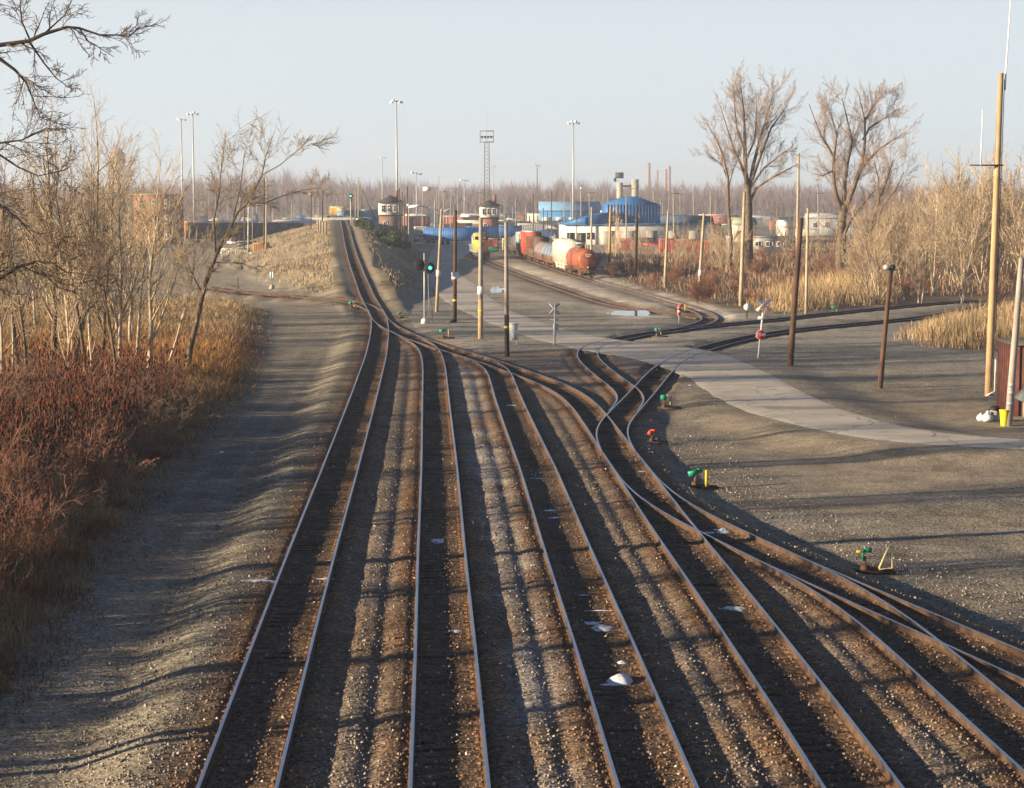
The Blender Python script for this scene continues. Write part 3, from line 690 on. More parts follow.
# ------------------------------------------------------------------ signs
def text_mesh(name, txt, size, m, parent, loc, rot=(math.pi / 2, 0, 0), sx=1):
    cu = bpy.data.curves.new('txt', 'FONT'); cu.body = txt; cu.size = size; cu.align_x = 'CENTER'; cu.align_y = 'CENTER'; cu.extrude = .003; cu.offset = size * .02
    o = bpy.data.objects.new('txt', cu); COL.objects.link(o); dg = bpy.context.evaluated_depsgraph_get(); dg.update()
    me = bpy.data.meshes.new_from_object(o.evaluated_get(dg)); bpy.data.objects.remove(o)
    me.materials.clear(); me.materials.append(M[m]); q = bpy.data.objects.new(name, me); COL.objects.link(q); q.parent = parent; q.location = loc; q.rotation_euler = rot; q.scale = (sx, 1, 1); return q
b = G(758, 358); t = at(764.3, 299, b[1]); d = Vector(t) - Vector(b)
cs = thing('crossing_sign', b, 'white crossbuck on a leaning post with a red stop sign below it', 'road sign')
MB().tube([(0, 0, -.2), d], [.075, .075], 6).build('post', M['whitepaint'], cs)
c = d * ((358 - 305) / 59.0)
for a, w in ((math.radians(40), 'RAILROAD'), (math.radians(-40), 'CROSSING')):
    o = MB().box((0, 0, 0), (1.3, .025, .25)).build('crossbuck_blade', M['signwhite'], cs); o.location = (c.x, c.y - .1 - (.03 if a > 0 else 0), c.z); o.rotation_euler = (0, -a, 0)
    if a > 0:
        text_mesh('lettering', w, .15, 'red', o, (0, -.017, 0))
    else:
        text_mesh('lettering', w[:4], .15, 'red', o, (-.36, -.017, 0)); text_mesh('lettering', w[4:], .15, 'red', o, (.36, -.017, 0))
q = d * ((358 - 317.6) / 59.0); MB().box((q.x, q.y - .1, q.z), (.66, .02, .2)).build('track_plate', M['signwhite'], cs)
q = d * ((358 - 334.6) / 59.0)
def octo(r): return [(r * math.cos(math.radians(22.5 + 45 * i)) , r * math.sin(math.radians(22.5 + 45 * i))) for i in range(8)]
st = MB().prism([(x + q.x, z + q.z) for x, z in octo(.37)], 1, q.y - .13, q.y - .11).build('stop_plate', M['signwhite'], cs)
MB().prism([(x + q.x, z + q.z) for x, z in octo(.345)], 1, q.y - .14, q.y - .132).build('stop_face', M['red'], st)
text_mesh('lettering', 'STOP', .27, 'signwhite', st, (q.x, q.y - .146, q.z))
b = G(554.4, 345); t = at(555.2, 303, b[1]); d = Vector(t) - Vector(b)
cs = thing('crossing_sign', b, 'grey back of a crossbuck on a steel post at the near side of the road', 'road sign')
MB().tube([(0, 0, -.2), d], [.09, .08], 8).build('post', M['galv'], cs)
for a in (math.radians(48), math.radians(-48)):
    o = MB().box((0, 0, 0), (1.15, .025, .17)).build('crossbuck_blade', M['galv'], cs); o.location = (0, (.1 if a > 0 else .13), d.z - .45); o.rotation_euler = (0, -a, 0)
MB().box((0, .1, d.z * .6), (.6, .02, .14)).build('track_plate', M['galv'], cs); MB().box((.1, .12, d.z * .43), (.42, .02, .5)).build('stop_back', M['galv'], cs)
b = G(747, 318); rs = thing('round_marker', b, 'white round marker on a short dark post behind the crossing', 'sign')
MB().cyl((0, 0, -.1), (0, 0, 1.35), .06, None, 6).build('post', M['black'], rs); MB().lathe([(.33, 0), (.33, .03)], (0, -.1, 1.05), 18, axis=1).build('disc', M['signwhite'], rs)
b = G(679, 324); rm = thing('warning_marker', b, 'thin post with a red and white target left of the spur switch', 'sign')
MB().cyl((0, 0, -.1), (0, 0, 1.0), .04, None, 6).build('post', M['galv'], rm)
pl = MB().box((0, -.06, 1.15), (.3, .02, .8)).build('plate', M['signwhite'], rm); MB().box((0, -.075, 1.38), (.28, .008, .26)).build('red_square', M['red'], pl); MB().box((0, -.075, .95), (.28, .008, .26)).build('red_square', M['red'], pl)
b = G(272, 289); sm = thing('yard_sign', b, 'small pale blue-white sign on a post with a concrete cone foot, left of the embankment', 'sign')
MB().lathe([(.42, 0), (.12, .55)], n=10).build('foot', M['concrete'], sm); MB().cyl((0, 0, .4), (0, 0, 1.5), .04, None, 6).build('post', M['darksteel'], sm)
MB().box((-.13, -.05, 1.75), (.24, .03, .8)).build('plate', mat('pale_blue_plate', (.5, .62, .70), .5, .05), sm); MB().box((.15, -.05, 1.75), (.22, .03, .8)).build('plate', M['signwhite'], sm)
b = G(238, 292); sp = thing('marker_post', b, 'short dark post on a pale foot beside the rusty branch track', 'post')
MB().cyl((0, 0, 0), (0, 0, 1.7), .06, None, 6).build('post', M['darksteel'], sp); MB().lathe([(.25, -.1), (.08, .35)], n=8).build('foot', M['concrete'], sp)

# ------------------------------------------------------------------ switch stands
def switch_stand(px, py, rz, target, lever, label, style=0, sc=1.0):
    b = G(px, py); r = thing('switch_stand', b, label, 'switch stand', 'switch stands beside the turnouts', rz, sc * (.72 if style != 2 else .58))
    for y in (-.28, .28): MB().box((0, y, .06), (1.9, .2, .16)).build('head_tie', M['tie'], r)
    mb = MB(); mb.box((-.35, 0, .25), (.42, .4, .24), top=.7); mb.cyl((-.35, 0, .3), (-.35, 0, .75), .05, None, 8); mb.box((-.05, 0, .2), (.5, .12, .1)); mb.build('stand_body', M['rusty'], r)
    if style == 0:
        tg = MB(); tg.box((-.4, -.02, .88), (.5, .02, .42)); tg.box((-.4, -.02, .88), (.02, .5, .42)); tg.build('target', M[target], r)
        MB().box((-.12, -.05, .88), (.2, .02, .4)).build('target_edge', M['signwhite'], r)
        MB().box((.12, 0, .55), (.17, .12, .95)).build('lever', M[lever], r)
    elif style == 1:
        tg = MB(); tg.box((-.45, -.1, .9), (.6, .03, .3), ry=-.25); tg.box((-.1, -.02, 1.02), (.35, .03, .22), ry=.3); tg.build('target', M[target], r)
        MB().tube([(-.32, 0, .4), (-.32, 0, .95)], .045, 6).build('spindle', M[lever], r)
        MB().box((.3, 0, .55), (.15, .1, 1.0)).build('lever', M[lever], r)
    elif style == 2:
        tg = MB(); tg.box((-.5, -.1, .85), (.34, .03, .34), ry=.5); tg.box((-.2, -.02, 1.0), (.5, .03, .26), ry=-.1); tg.build('target', M[target], r)
        MB().box((.12, 0, .32), (.35, .2, .18), ry=.3).build('lever', M['darksteel'], r)
    else:
        tg = MB(); tg.box((-.45, -.05, .8), (.1, .03, .5)); tg.box((-.25, -.02, 1.0), (.35, .03, .2)); tg.build('target', M[target], r)
        MB().box((-.6, -.05, .95), (.3, .04, .1)).build('lamp_cap', M[lever], r)
        MB().tube([(.25, -.05, .2), (.62, -.05, 1.1), (.75, -.02, 1.15), (.8, .02, 1.05), (.85, .05, .2), (.25, -.05, .18)], .05, 6).build('lever', M['pale_yellow'], r)
    return r
M['rusty'] = mat('rusty_iron', (.14, .065, .035), .85, .3, 5)
M['pale_yellow'] = mat('pale_yellow_paint', (.72, .6, .3), .6, .1)
switch_stand(669, 409, 0, 'green', 'pole_orange', 'switch stand with green and white target and upright lever, nearest the road edge', 0)
switch_stand(656, 443, 0, 'orangered', 'yellow', 'switch stand with a bright orange-red target thrown low', 2)
switch_stand(701, 488.5, 0, 'green', 'yellow', 'switch stand with a tilted green target and upright yellow lever', 1)
switch_stand(873, 573, 0, 'green', 'yellow', 'switch stand with a pale yellow hooped lever, lowest one on the right', 3)
switch_stand(660, 337, 0, 'green', 'pole_orange', 'small green-target switch stand behind the road by the tight curve', 0, .95)
switch_stand(402, 318.5, 0, 'green', 'rusty', 'switch stand with green target at the foot of the embankment, left of the signal mast', 2)
switch_stand(446, 338.5, 0, 'green', 'pole_orange', 'switch stand with orange lever between the dark and pale poles', 1)
switch_stand(353.5, 309, 0, 'green', 'yellow', 'switch stand with green target left of the leftmost track', 0)
switch_stand(683, 312, 0, 'orangered', 'yellow', 'switch stand with red and yellow target at the end of the spur', 1)
switch_stand(836, 313.5, 0, 'green', 'pole_pale', 'switch stand with green target in front of the reeds', 0)

# ------------------------------------------------------------------ bins, bags, hut at the right edge
b = G(1004, 426); yb = thing('bin', b, 'bright yellow tapered bin at the foot of the weathered pole', 'bin')
MB().lathe([(.17, 0), (.235, .8), (.23, .8), (.16, .06)], n=18, cap=False).build('body', M['yellow2'] if 'yellow2' in M else mat('bin_yellow', (.85, .66, .01), .45, .05), yb); MB().lathe([(.235, .78), (.265, .79), (.265, .84), (.235, .85)], n=18).build('rim', mat('bin_yellow_rim', (.85, .66, .01), .45, .05), yb)
b = G(994.5, 421); gb = thing('bin', b, 'grey barrel bin with a black domed lid beside the yellow bin', 'bin')
MB().lathe([(.23, 0), (.25, .3), (.24, .6)], n=18).build('body', M['concrete'], gb); MB().lathe([(.29, .58), (.28, .68), (.16, .8), (.03, .83)], n=18).build('lid', M['black'], gb)
def bag(px, py, s, label):
    b = G(px, py); rg = random.Random(px); mb = MB(); pr = [(.05, 0), (.27, .04), (.31, .2), (.22, .38), (.08, .46), (.1, .54), (.02, .55)]
    mb.lathe([(r * s, h * s) for r, h in pr], n=12); v = mb.V[0]
    for i in range(len(v)): v[i] += np.array(mnoise.noise_vector(Vector(v[i] * 7 + px))) * .06
    o = mb.build('refuse_bag', mat('white_plastic_bag', (.66, .68, .72), .35, .12, 4, .5), smooth=True, loc=tuple(b)); tag(o, label, 'bag', 'refuse bags by the bins')
bag(981, 421, .8, 'smaller white refuse bag, leftmost of the rubbish by the bins'); bag(987.5, 421.5, 1.0, 'larger white refuse bag against the grey barrel bin')
b = G(1016, 424); ht = thing('hut', (b[0] + 3.3, b[1] + 3.0, b[2]), 'brick-red hut with a grey sloping porch roof at the right edge', 'hut')
brr = mat('brick_red_cladding', (.085, .03, .022), .8, .25, 2)
bx = MB(); bx.box((0, 2.5, 1.9), (5.0, 4.0, 3.9)); bx.build('wall', brr, ht)
rb = MB()
for i in range(9): rb.box((-2.515, .6 + i * .48, 1.95), (.03, .05, 3.8)); rb.box((-2.3 + i * .55, .48, 1.95), (.05, .03, 3.8))
rb.build('cladding_rib', brr, ht)
MB().box((0, 2.5, 3.9), (5.3, 4.3, .14)).build('roof', M['darksteel'], ht)
MB().prism([(-2.6, 1.05), (-1.9, 1.75), (-.9, 2.15), (1.5, 2.3), (1.5, 2.15), (-.85, 2.0), (-1.8, 1.6), (-2.5, .95)], 1, -1.6, .46).build('porch_roof', M['galv_dark'] if 'galv_dark' in M else mat('grey_shingles', (.10, .11, .12), .85, .25, 3), ht)
MB().box((-.3, -.4, .5), (3.6, 1.6, 1.0)).build('porch_base', M['concrete'], ht)
rl = MB(); rl.tube([(-2.2, -2.0, .95), (-1.6, -2.0, 1.65), (-.9, -2.0, 1.95), (1.5, -2.0, 2.0)], .05, 6)
for x in (-2.2, -1.75, -1.3, -.85, -.4, .1): rl.box((x, -2.0, .75), (.09, .09, 1.6 if x > -2 else 1.3))
rl.build('railing', M['pole_grey'], ht)

# ------------------------------------------------------------------ snow and puddles
def puddle(px, py, w, h, seed):
    c = P(px, py, 0); z = H1(c[0], c[1]); mb = MB(); pts = []; rg = random.Random(seed)
    for i in range(28):
        a = i / 28 * 2 * math.pi; k = 1 + .75 * mnoise.noise(Vector((math.cos(a) * 1.6, math.sin(a) * 1.6, seed)))
        pts.append((c[0] + math.cos(a) * w * k, c[1] + math.sin(a) * h * k, z + .035))
    mb.add(pts, [list(range(28))]); return tag(mb.build('puddle', M['water']), kind='structure')
puddle(632, 313.5, 2.2, 5.0, 1); puddle(497, 290, .9, 8, 2)
def snow(px, py, w, l, h, seed, label, streak=False):
    c = P(px, py, -.18); z = H1(c[0], c[1]) - .015; n = 18; k = 5; V = []; F = []
    for i in range(k + 1):
        rr = i / k
        for j in range(n):
            a = j / n * 2 * math.pi; q = 1 + .45 * mnoise.noise(Vector((math.cos(a) * 1.7, math.sin(a) * 1.7, seed)))
            x = math.cos(a) * w * rr * q; y = math.sin(a) * l * rr * q
            V.append((x, y, h * (1 - rr ** 1.6) + .02 * mnoise.noise(Vector((x * 8, y * 8, seed))) - (.03 if i == k else 0)))
    for i in range(k):
        for j in range(n): F.append((i*n+j, (i)*n+(j+1) % n, (i+1)*n+(j+1) % n, (i+1)*n+j))
    mb = MB(); mb.add(V, [f[::-1] for f in F]); tag(mb.build('snow_patch', M['snow'], smooth=True, loc=(c[0], c[1], z)), label, 'snow patch', 'old snow patches between the tracks')
snow(621, 680, .36, .42, .20, 1, 'largest heaped snow pile, between the rails of the third track')
snow(612, 683, .4, .14, .05, 11, 'thin snow fringe at the foot of the largest snow pile')
snow(603, 627, .38, .5, .04, 2, 'broad flat snow patch upslope of the largest snow pile')
snow(592, 622, .3, .25, .04, 3, 'flat snow patch touching the left rail of the third track'); snow(622, 662, .16, .2, .06, 4, 'little snow lump just behind the largest snow pile')
for i, (x, y, w, l, lb) in enumerate([(585, 594, .45, .06, 'thin snow line across the third track, upper of two'), (600, 610, .5, .05, 'thin snow line across the third track, lower of two'),
    (549, 510, .42, .25, 'pale snow patch in the third track right of the bottom half of the image centre'), (553, 517, .4, .2, 'snow patch doubled just below another in the third track'),
    (512, 405, .4, .5, 'most distant bright snow patch in the third track'), (537, 478, .4, .12, 'narrow snow band in the third track where a shadow crosses'),
    (735, 608, .5, .5, 'greyish snow smear in the diagonal ladder track'), (722, 530, .38, .7, 'bright ragged snow in the branching track just past its frog'), (708, 532, .5, .5, 'dull snow smear beside the bright ragged snow'),
    (258, 581, .55, .35, 'snow strip lying on the ballast left of the leftmost track'), (333, 560, .5, .1, 'snow sliver in the leftmost track, upper'), (327, 578, .5, .14, 'snow sliver in the leftmost track, lower'),
    (437, 540, .35, .8, 'faint snow in the second track'), (455, 630, .2, .2, 'small snow crumbs in the second track, near its right rail'), (111, 664, .16, .1, 'small white lump on the dirt road near the brush'),
    (222, 444, .2, .3, 'tiny white scrap on the dirt road by the grass'), (690, 387.5, .16, .3, 'small white lump at the road edge by the turnout'), (643, 471, .4, .2, 'snow sliver between the rails beside the orange-red switch target')]):
    snow(x, y, w, l, .03, 20 + i, lb)

# ------------------------------------------------------------------ loose ballast stones
def stones():
    rs = np.random.RandomState(4); N = 52000
    Y = 37 + 62 * rs.rand(N) ** 1.5; s = rs.rand(N) * 1.05 - .30; X = s * Y
    X = np.where(rs.rand(N) < .0, X, X)
    Z, q = heights(X, Y); keep = (q['sdist'] > .5) & ((q['side'] > -4) | (rs.rand(N) < .25)) & (X < q['xr'] + 6) & (np.abs(X) < Y * .29) & (q['side'] > -9)
    X, Y, Z = X[keep], Y[keep], Z[keep]; side = q['side'][keep]; d = q['d'][keep]; n = len(X)
    o = np.array([(1, 0, 0), (-1, 0, 0), (0, 1, 0), (0, -1, 0), (0, 0, 1), (0, 0, -1)], float)
    sz = (.018 + .03 * rs.rand(n) ** 1.5)
    V = o[None] * sz[:, None, None] * (.6 + .8 * rs.rand(n, 6, 1)); a = rs.rand(n) * 6.28
    R = np.stack([np.cos(a), -np.sin(a), np.sin(a), np.cos(a)], -1).reshape(n, 2, 2); V[:, :, :2] = np.einsum('nij,nkj->nki', R, V[:, :, :2]); V[:, :, 0] += V[:, :, 2] * (rs.rand(n, 1) - .5)
    V[:, :, 0] += X[:, None]; V[:, :, 1] += Y[:, None]; V[:, :, 2] += (Z + sz * .35)[:, None]
    f = np.array([(0, 2, 4), (2, 1, 4), (1, 3, 4), (3, 0, 4), (2, 0, 5), (1, 2, 5), (3, 1, 5), (0, 3, 5)])
    F = (np.arange(n)[:, None, None] * 6 + f[None]).reshape(-1, 3)
    base = np.array([.27, .235, .20]); c = base * (.45 + 1.1 * rs.rand(n, 1) ** 1.3); ru = np.exp(-(d / 1.7) ** 4)[:, None] * .75; c = c * (1 - ru) + np.array([.20, .11, .06]) * (.5 + .9 * rs.rand(n, 1)) * ru
    pk = rs.rand(n) < .06; c[pk] = np.array([.55, .47, .40]) * (.7 + .5 * rs.rand(pk.sum(), 1))
    C = np.concatenate([np.repeat(c, 6, 0), np.ones((n * 6, 1))], 1)
    mb = MB(); mb.add(V.reshape(-1, 3), F); tag(mb.build('ballast_stones', M['stonev'], colors=C), kind='stuff')
stones()
M['twigpink'] = mat('cottonwood_twigs', (.38, .28, .22), .95, .2, .6, spec=.1)
# ------------------------------------------------------------------ bare trees
def rotdir(d, ang, rg):
    a = Vector((rg.gauss(0, 1), rg.gauss(0, 1), rg.gauss(0, 1))); p = d.cross(a)
    if p.length < 1e-6: p = Vector((1, 0, 0))
    return (Matrix.Rotation(ang, 3, p.normalized()) @ d).normalized()
def grow(mbs, rg, p, d, L, r, lvl, cfg):
    seg = cfg['seg'][lvl]; wig = cfg['wig'][lvl]; up = cfg['up'][lvl]
    pts = [p.copy()]; dirs = [d.copy()]; q = p.copy()
    for i in range(seg):
        d = (d + Vector((rg.gauss(0, wig), rg.gauss(0, wig), rg.gauss(0, wig) + up))).normalized(); q = q + d * (L / seg); pts.append(q.copy()); dirs.append(d.copy())
    last = lvl == len(cfg['seg']) - 1; r1 = r * cfg.get('taper', .4) if not last else r * .45
    rad = [max(cfg['rmin'], r + (r1 - r) * i / seg) for i in range(seg + 1)]
    mbs[0 if lvl < cfg['trunk'] else 1].tube([tuple(v) for v in pts], rad, cfg['n'][lvl], cap=False)
    if last: return
    k = cfg['kids'][lvl]; t0 = cfg['t0'][lvl]
    for j in range(k):
        t = t0 + (1 - t0) * (j + rg.random()) / k; f = t * seg; i = min(seg - 1, int(f)); pp = pts[i].lerp(pts[i + 1], f - i)
        dd = rotdir(dirs[i + 1], cfg['ang'][lvl] * rg.uniform(.6, 1.25), rg)
        ll = L * cfg['ratio'][lvl] * (1.15 - .6 * (t - t0) / (1 - t0)) * rg.uniform(.7, 1.15)
        grow(mbs, rg, pp, dd, ll, max(cfg['rmin'], rad[i] * cfg.get('rr', .5)), lvl + 1, cfg)
    if cfg.get('lead', True): grow(mbs, rg, pts[-1], dirs[-1], L * cfg['ratio'][lvl] * .8, r1, lvl + 1, cfg)
def tree(name, seed, L, r, cfg, bark, twig, d=(0, 0, 1), label='', cat='tree', loc=(0, 0, 0), group=None):
    rg = random.Random(seed); a, b = MB(), MB()
    root = thing(name, loc, label, cat, group)
    n0 = cfg.get('stems', 1)
    for s in range(n0):
        dd = Vector(d).normalized() if n0 == 1 else (Vector(d) + Vector((rg.gauss(0, .25), rg.gauss(0, .25), 0))).normalized()
        grow((a, b), rg, Vector((rg.gauss(0, .15) if n0 > 1 else 0, rg.gauss(0, .15) if n0 > 1 else 0, -.2)), dd, L * (1 if s == 0 else rg.uniform(.7, 1)), r * (1 if s == 0 else rg.uniform(.6, .9)), 0, cfg)
    if a.n: a.build('trunk', M[bark], root, smooth=True)
    b.build('crown' if a.n else 'branches', M[twig], root)
    return root
BIG = dict(seg=[6, 7, 5, 4, 3], wig=[.05, .10, .14, .2, .25], up=[.03, .05, .04, .03, .02], n=[8, 5, 4, 3, 3], kids=[6, 7, 6, 5], t0=[.35, .25, .2, .15], ang=[.5, .6, .65, .7], ratio=[.85, .5, .45, .45], rmin=.022, trunk=2, taper=.5, rr=.62)
SAP = dict(seg=[7, 5, 4, 3], wig=[.05, .10, .16, .2], up=[.02, .10, .06, .03], n=[6, 4, 3, 3], kids=[13, 7, 5], t0=[.25, .15, .1], ang=[.62, .6, .65], ratio=[.42, .5, .5], rmin=.010, trunk=1, taper=.3, rr=.45)
THK = dict(seg=[5, 4, 3], wig=[.07, .14, .2], up=[.03, .12, .06], n=[4, 3, 3], kids=[13, 8], t0=[.12, .1], ang=[.5, .6], ratio=[.42, .45], rmin=.018, trunk=1, taper=.3, rr=.45, stems=3)
SHR = dict(seg=[4, 3, 2], wig=[.12, .2, .25], up=[.05, .06, .03], n=[3, 3, 3], kids=[6, 5], t0=[.15, .1], ang=[.6, .7], ratio=[.5, .5], rmin=.007, trunk=0, taper=.4, rr=.6, stems=9)
GL = 'bare trees on the brushy bank at the left'
# hero trees at the left (pixel of the foot, height, lean)
def hero(px, py, toppx, toppy, r, seed, bark, twig, label, cfg=SAP, frac=.70):
    b = G(px, py); t = at(toppx, toppy, b[1]); d = Vector(t) - Vector(b)
    return tree('bare_tree', seed, d.length * frac, r, cfg, bark, twig, d=d.normalized(), label=label, loc=b, group=GL)
#hero(188, 376, 262, 160, .25, 11, 'barebrown', 'twigbrown', 'leaning bare tree with forked crown, nearest the dirt road', dict(SAP, kids=[6, 9, 5], t0=[.62, .1, .1], ratio=[.62, .42, .45], ang=[.6, .6, .65], rr=.6, taper=.45, wig=[.04, .08, .15, .2]), .62)
hero(148, 392, 178, 150, .20, 12, 'barepale', 'twigtan', 'pale slender bare tree just left of the leaning tree')
hero(117, 385, 140, 110, .15, 13, 'barepale', 'twigtan', 'thin white-barked bare tree, second to the left of the leaning tree')
hero(99, 380, 118, 120, .15, 14, 'barebrown', 'twigtan', 'bare tree with a straight brown stem behind the sumac patch')
hero(52, 372, 70, 90, .28, 15, 'barebrown', 'twigtan', 'stoutest upright bare tree above the dark red sumac', dict(SAP, kids=[15, 8, 5]))
hero(72, 375, 130, 80, .20, 16, 'barebrown', 'twigtan', 'bare tree leaning right with the highest crown of the left group')
hero(20, 380, 10, 100, .22, 17, 'barebrown', 'twigbrown', 'bare tree at the left edge behind the sumac')
hero(165, 372, 215, 190, .10, 18, 'barepale', 'twigtan', 'small pale sapling behind the leaning tree')
hero(135, 366, 172, 128, .14, 19, 'barepale', 'twigtan', 'arching pale bare tree between the slender pair')
hero(88, 360, 92, 105, .14, 20, 'barepale', 'twigtan', 'pale bare tree standing behind the straight brown stem')
b0 = G(188, 376); lt = thing('bare_tree', b0, 'leaning bare tree with forked crown, nearest the dirt road', 'tree', GL)
la, lb = MB(), MB(); Yl = b0[1]; o1 = Vector(b0); rgl = random.Random(5)
TL = dict(seg=[5, 4, 3], wig=[.10, .16, .22], up=[.06, .05, .03], n=[4, 3, 3], kids=[6, 5], t0=[.1, .1], ang=[.6, .7], ratio=[.5, .5], rmin=.010, trunk=0, taper=.35, rr=.55)
def l2(pts, r0, r1, k, tl):
    v = [Vector(at(q[0], q[1], Yl + (q[2] if len(q) > 2 else 0))) - o1 for q in pts]; n = len(v); rad = [r0 + (r1 - r0) * i / (n - 1) for i in range(n)]; la.tube([tuple(q) for q in v], rad, 7)
    for i in range(k):
        f = rgl.uniform(.15, 1) * (n - 1); j = min(n - 2, int(f)); grow((la, lb), rgl, v[j].lerp(v[j + 1], f - j), rotdir((v[j + 1] - v[j]).normalized(), rgl.uniform(.4, 1.0), rgl), tl * rgl.uniform(.5, 1.1), max(.014, rad[j] * .4), 0, TL)
l2([(187, 380), (190, 350), (197, 320), (205, 285), (216, 255), (224, 240)], .22, .11, 8, 1.4)
l2([(216, 255), (214, 220), (219, 195), (222, 160), (226, 130)], .07, .012, 16, 2.4)
l2([(224, 240), (238, 212), (250, 200), (262, 175, 1), (266, 155, 1), (275, 130, 1)], .09, .012, 16, 2.3)
l2([(262, 175), (280, 165), (298, 150), (312, 143)], .04, .008, 10, 1.5)
l2([(246, 203), (265, 203), (290, 193), (315, 188), (322, 188, 1)], .05, .008, 10, 1.4)
l2([(205, 285), (213, 262, 1), (230, 232, 1), (240, 190, 2), (245, 150, 3)], .08, .02, 12, 2.4)
l2([(212, 262), (224, 263), (240, 262), (262, 272)], .04, .01, 6, .9)
l2([(203, 295), (190, 270, 1), (180, 235, 2), (184, 190, 2)], .06, .015, 9, 2.0)
l2([(194, 336), (205, 332), (216, 334)], .03, .01, 4, .6)
la.build('trunk', M['barebrown'], lt, smooth=True); lb.build('crown', M['twigtan'], lt)
p_sap = [tree('bare_tree', 30 + i, 10.5, .13, dict(SAP, rmin=.014), ('barepale', 'barebrown')[i % 2], ('twigtan', 'twigbrown')[i % 2], label='slim bare tree crowded in the left-hand grove behind the brush', loc=(0, 0, 0), group='crowded bare trees of the left-hand grove') for i in range(3)]
rg = random.Random(8); used = set()
def place(protos, lst, used):
    for x, y, rz, sc in lst:
        i = rg.randrange(len(protos)); z = H1(x, y)
        if i not in used:
            used.add(i); p = protos[i]; p.location = (x, y, z); p.rotation_euler = (0, 0, rz); p.scale = (sc, sc, sc)
        else: dup(protos[i], (x, y, z), rz, sc)
L1 = []
while len(L1) < 34:
    y = rg.uniform(112, 235); x = -rg.uniform(.168, .29) * y - 1.5
    if y > 185 and x > -.205 * y: continue
    L1.append((x, y, rg.uniform(0, 6.28), rg.uniform(.6, 1.12)))
place(p_sap, L1, used)
# near tree whose limbs reach in from the left, with others beyond the frame
nt = thing('bare_tree', (-19.5, 58, H1(-19.5, 58)), 'near dark bare tree off the left edge whose limbs reach into the top left corner', 'tree', GL)
a, b = MB(), MB(); o0 = Vector(nt.location); Yn = 58.0
def W(px, py, dy=0): return Vector(at(px, py, Yn + dy)) - o0
a.tube([(0, 0, -.5), (.1, 0, 4), (-.1, .1, 8), (.2, 0, 12), (.5, .2, 17), (.3, 0, 21)], [.42, .36, .30, .24, .15, .08], 9)
TW = dict(seg=[4, 3, 3], wig=[.12, .18, .25], up=[.02, .0, .0], n=[4, 3, 3], kids=[5, 4], t0=[.1, .1], ang=[.7, .8], ratio=[.55, .5], rmin=.007, trunk=0, taper=.35, rr=.6)
rgn = random.Random(77)
def limb(pts, r0, r1, k, tl, mb=a):
    v = [W(*q) for q in pts]; n = len(v); rad = [r0 + (r1 - r0) * i / (n - 1) for i in range(n)]; mb.tube([tuple(q) for q in v], rad, 6)
    for i in range(k):
        f = rgn.uniform(.12, 1) * (n - 1); j = min(n - 2, int(f)); pp = v[j].lerp(v[j + 1], f - j); dd = rotdir((v[j + 1] - v[j]).normalized(), rgn.uniform(.4, 1.2), rgn)
        grow((a, b), rgn, pp, dd, tl * rgn.uniform(.5, 1.1), max(.010, rad[j] * .45), 0, TW)
limb([(-150, 75), (-60, 55), (0, 45, 0), (29, 41), (44, 34), (67, 27), (79, 28), (100, 35), (117, 35), (129, 37), (139, 27, .3)], .085, .008, 16, .75)
limb([(29, 41), (35, 50, .2), (44, 63), (56, 78), (70, 88, -.3)], .04, .01, 8, .8)
limb([(79, 28), (88, 41), (100, 48), (114, 57, .3)], .025, .008, 4, .5)
limb([(44, 34), (56, 23), (65, 15), (74, -4)], .03, .01, 5, .9)
limb([(30, 40), (22, 22), (20, 5), (24, -15)], .03, .012, 8, 1.2)
limb([(-140, 110), (-50, 40), (0, 59), (15, 70), (26, 82), (32, 97), (40, 117)], .08, .012, 12, 1.0)
limb([(-150, 150), (-60, 150), (0, 155), (18, 167), (38, 176), (66, 170)], .06, .01, 12, 1.1)
limb([(-150, 135), (-60, 120), (0, 143), (22, 140), (48, 128)], .06, .012, 12, 1.1)
limb([(-150, 300), (-60, 290), (0, 278), (18, 267), (35, 262), (53, 263), (66, 272)], .09, .02, 14, 1.4)
limb([(35, 262), (45, 275), (59, 288), (82, 294)], .035, .01, 6, .8)
limb([(-150, 180), (-60, 185), (0, 205), (20, 220), (40, 245)], .06, .012, 12, 1.4)
a.build('trunk', M['baredark'], nt, smooth=True); b.build('crown', M['barebrown'], nt)
offl = [tree('bare_tree', 60 + i, 12, .2, dict(SAP, kids=[14, 7, 4], rmin=.012), 'barebrown', 'twigbrown', label='bare tree standing beyond the left edge whose shadow streaks the tracks', loc=(0, 0, 0), group='bare trees beyond the left edge') for i in range(2)]
u2 = set(); place(offl, [(-19, 30, 0, 1.0), (-24, 37, 1, 1.1), (-21, 44, 2, .95), (-29, 50, 3, 1.1), (-24, 66, 4, 1.0), (-32, 74, 5, 1.2), (-28, 84, 2.5, 1), (-36, 96, 1.7, 1.1), (-17.5, 38, 4.4, .8), (-40, 60, 3, 1.2), (-20, 52, .6, .9), (-27, 76, 1.5, 1.0), (-33, 40, 5.1, 1.2)], u2)
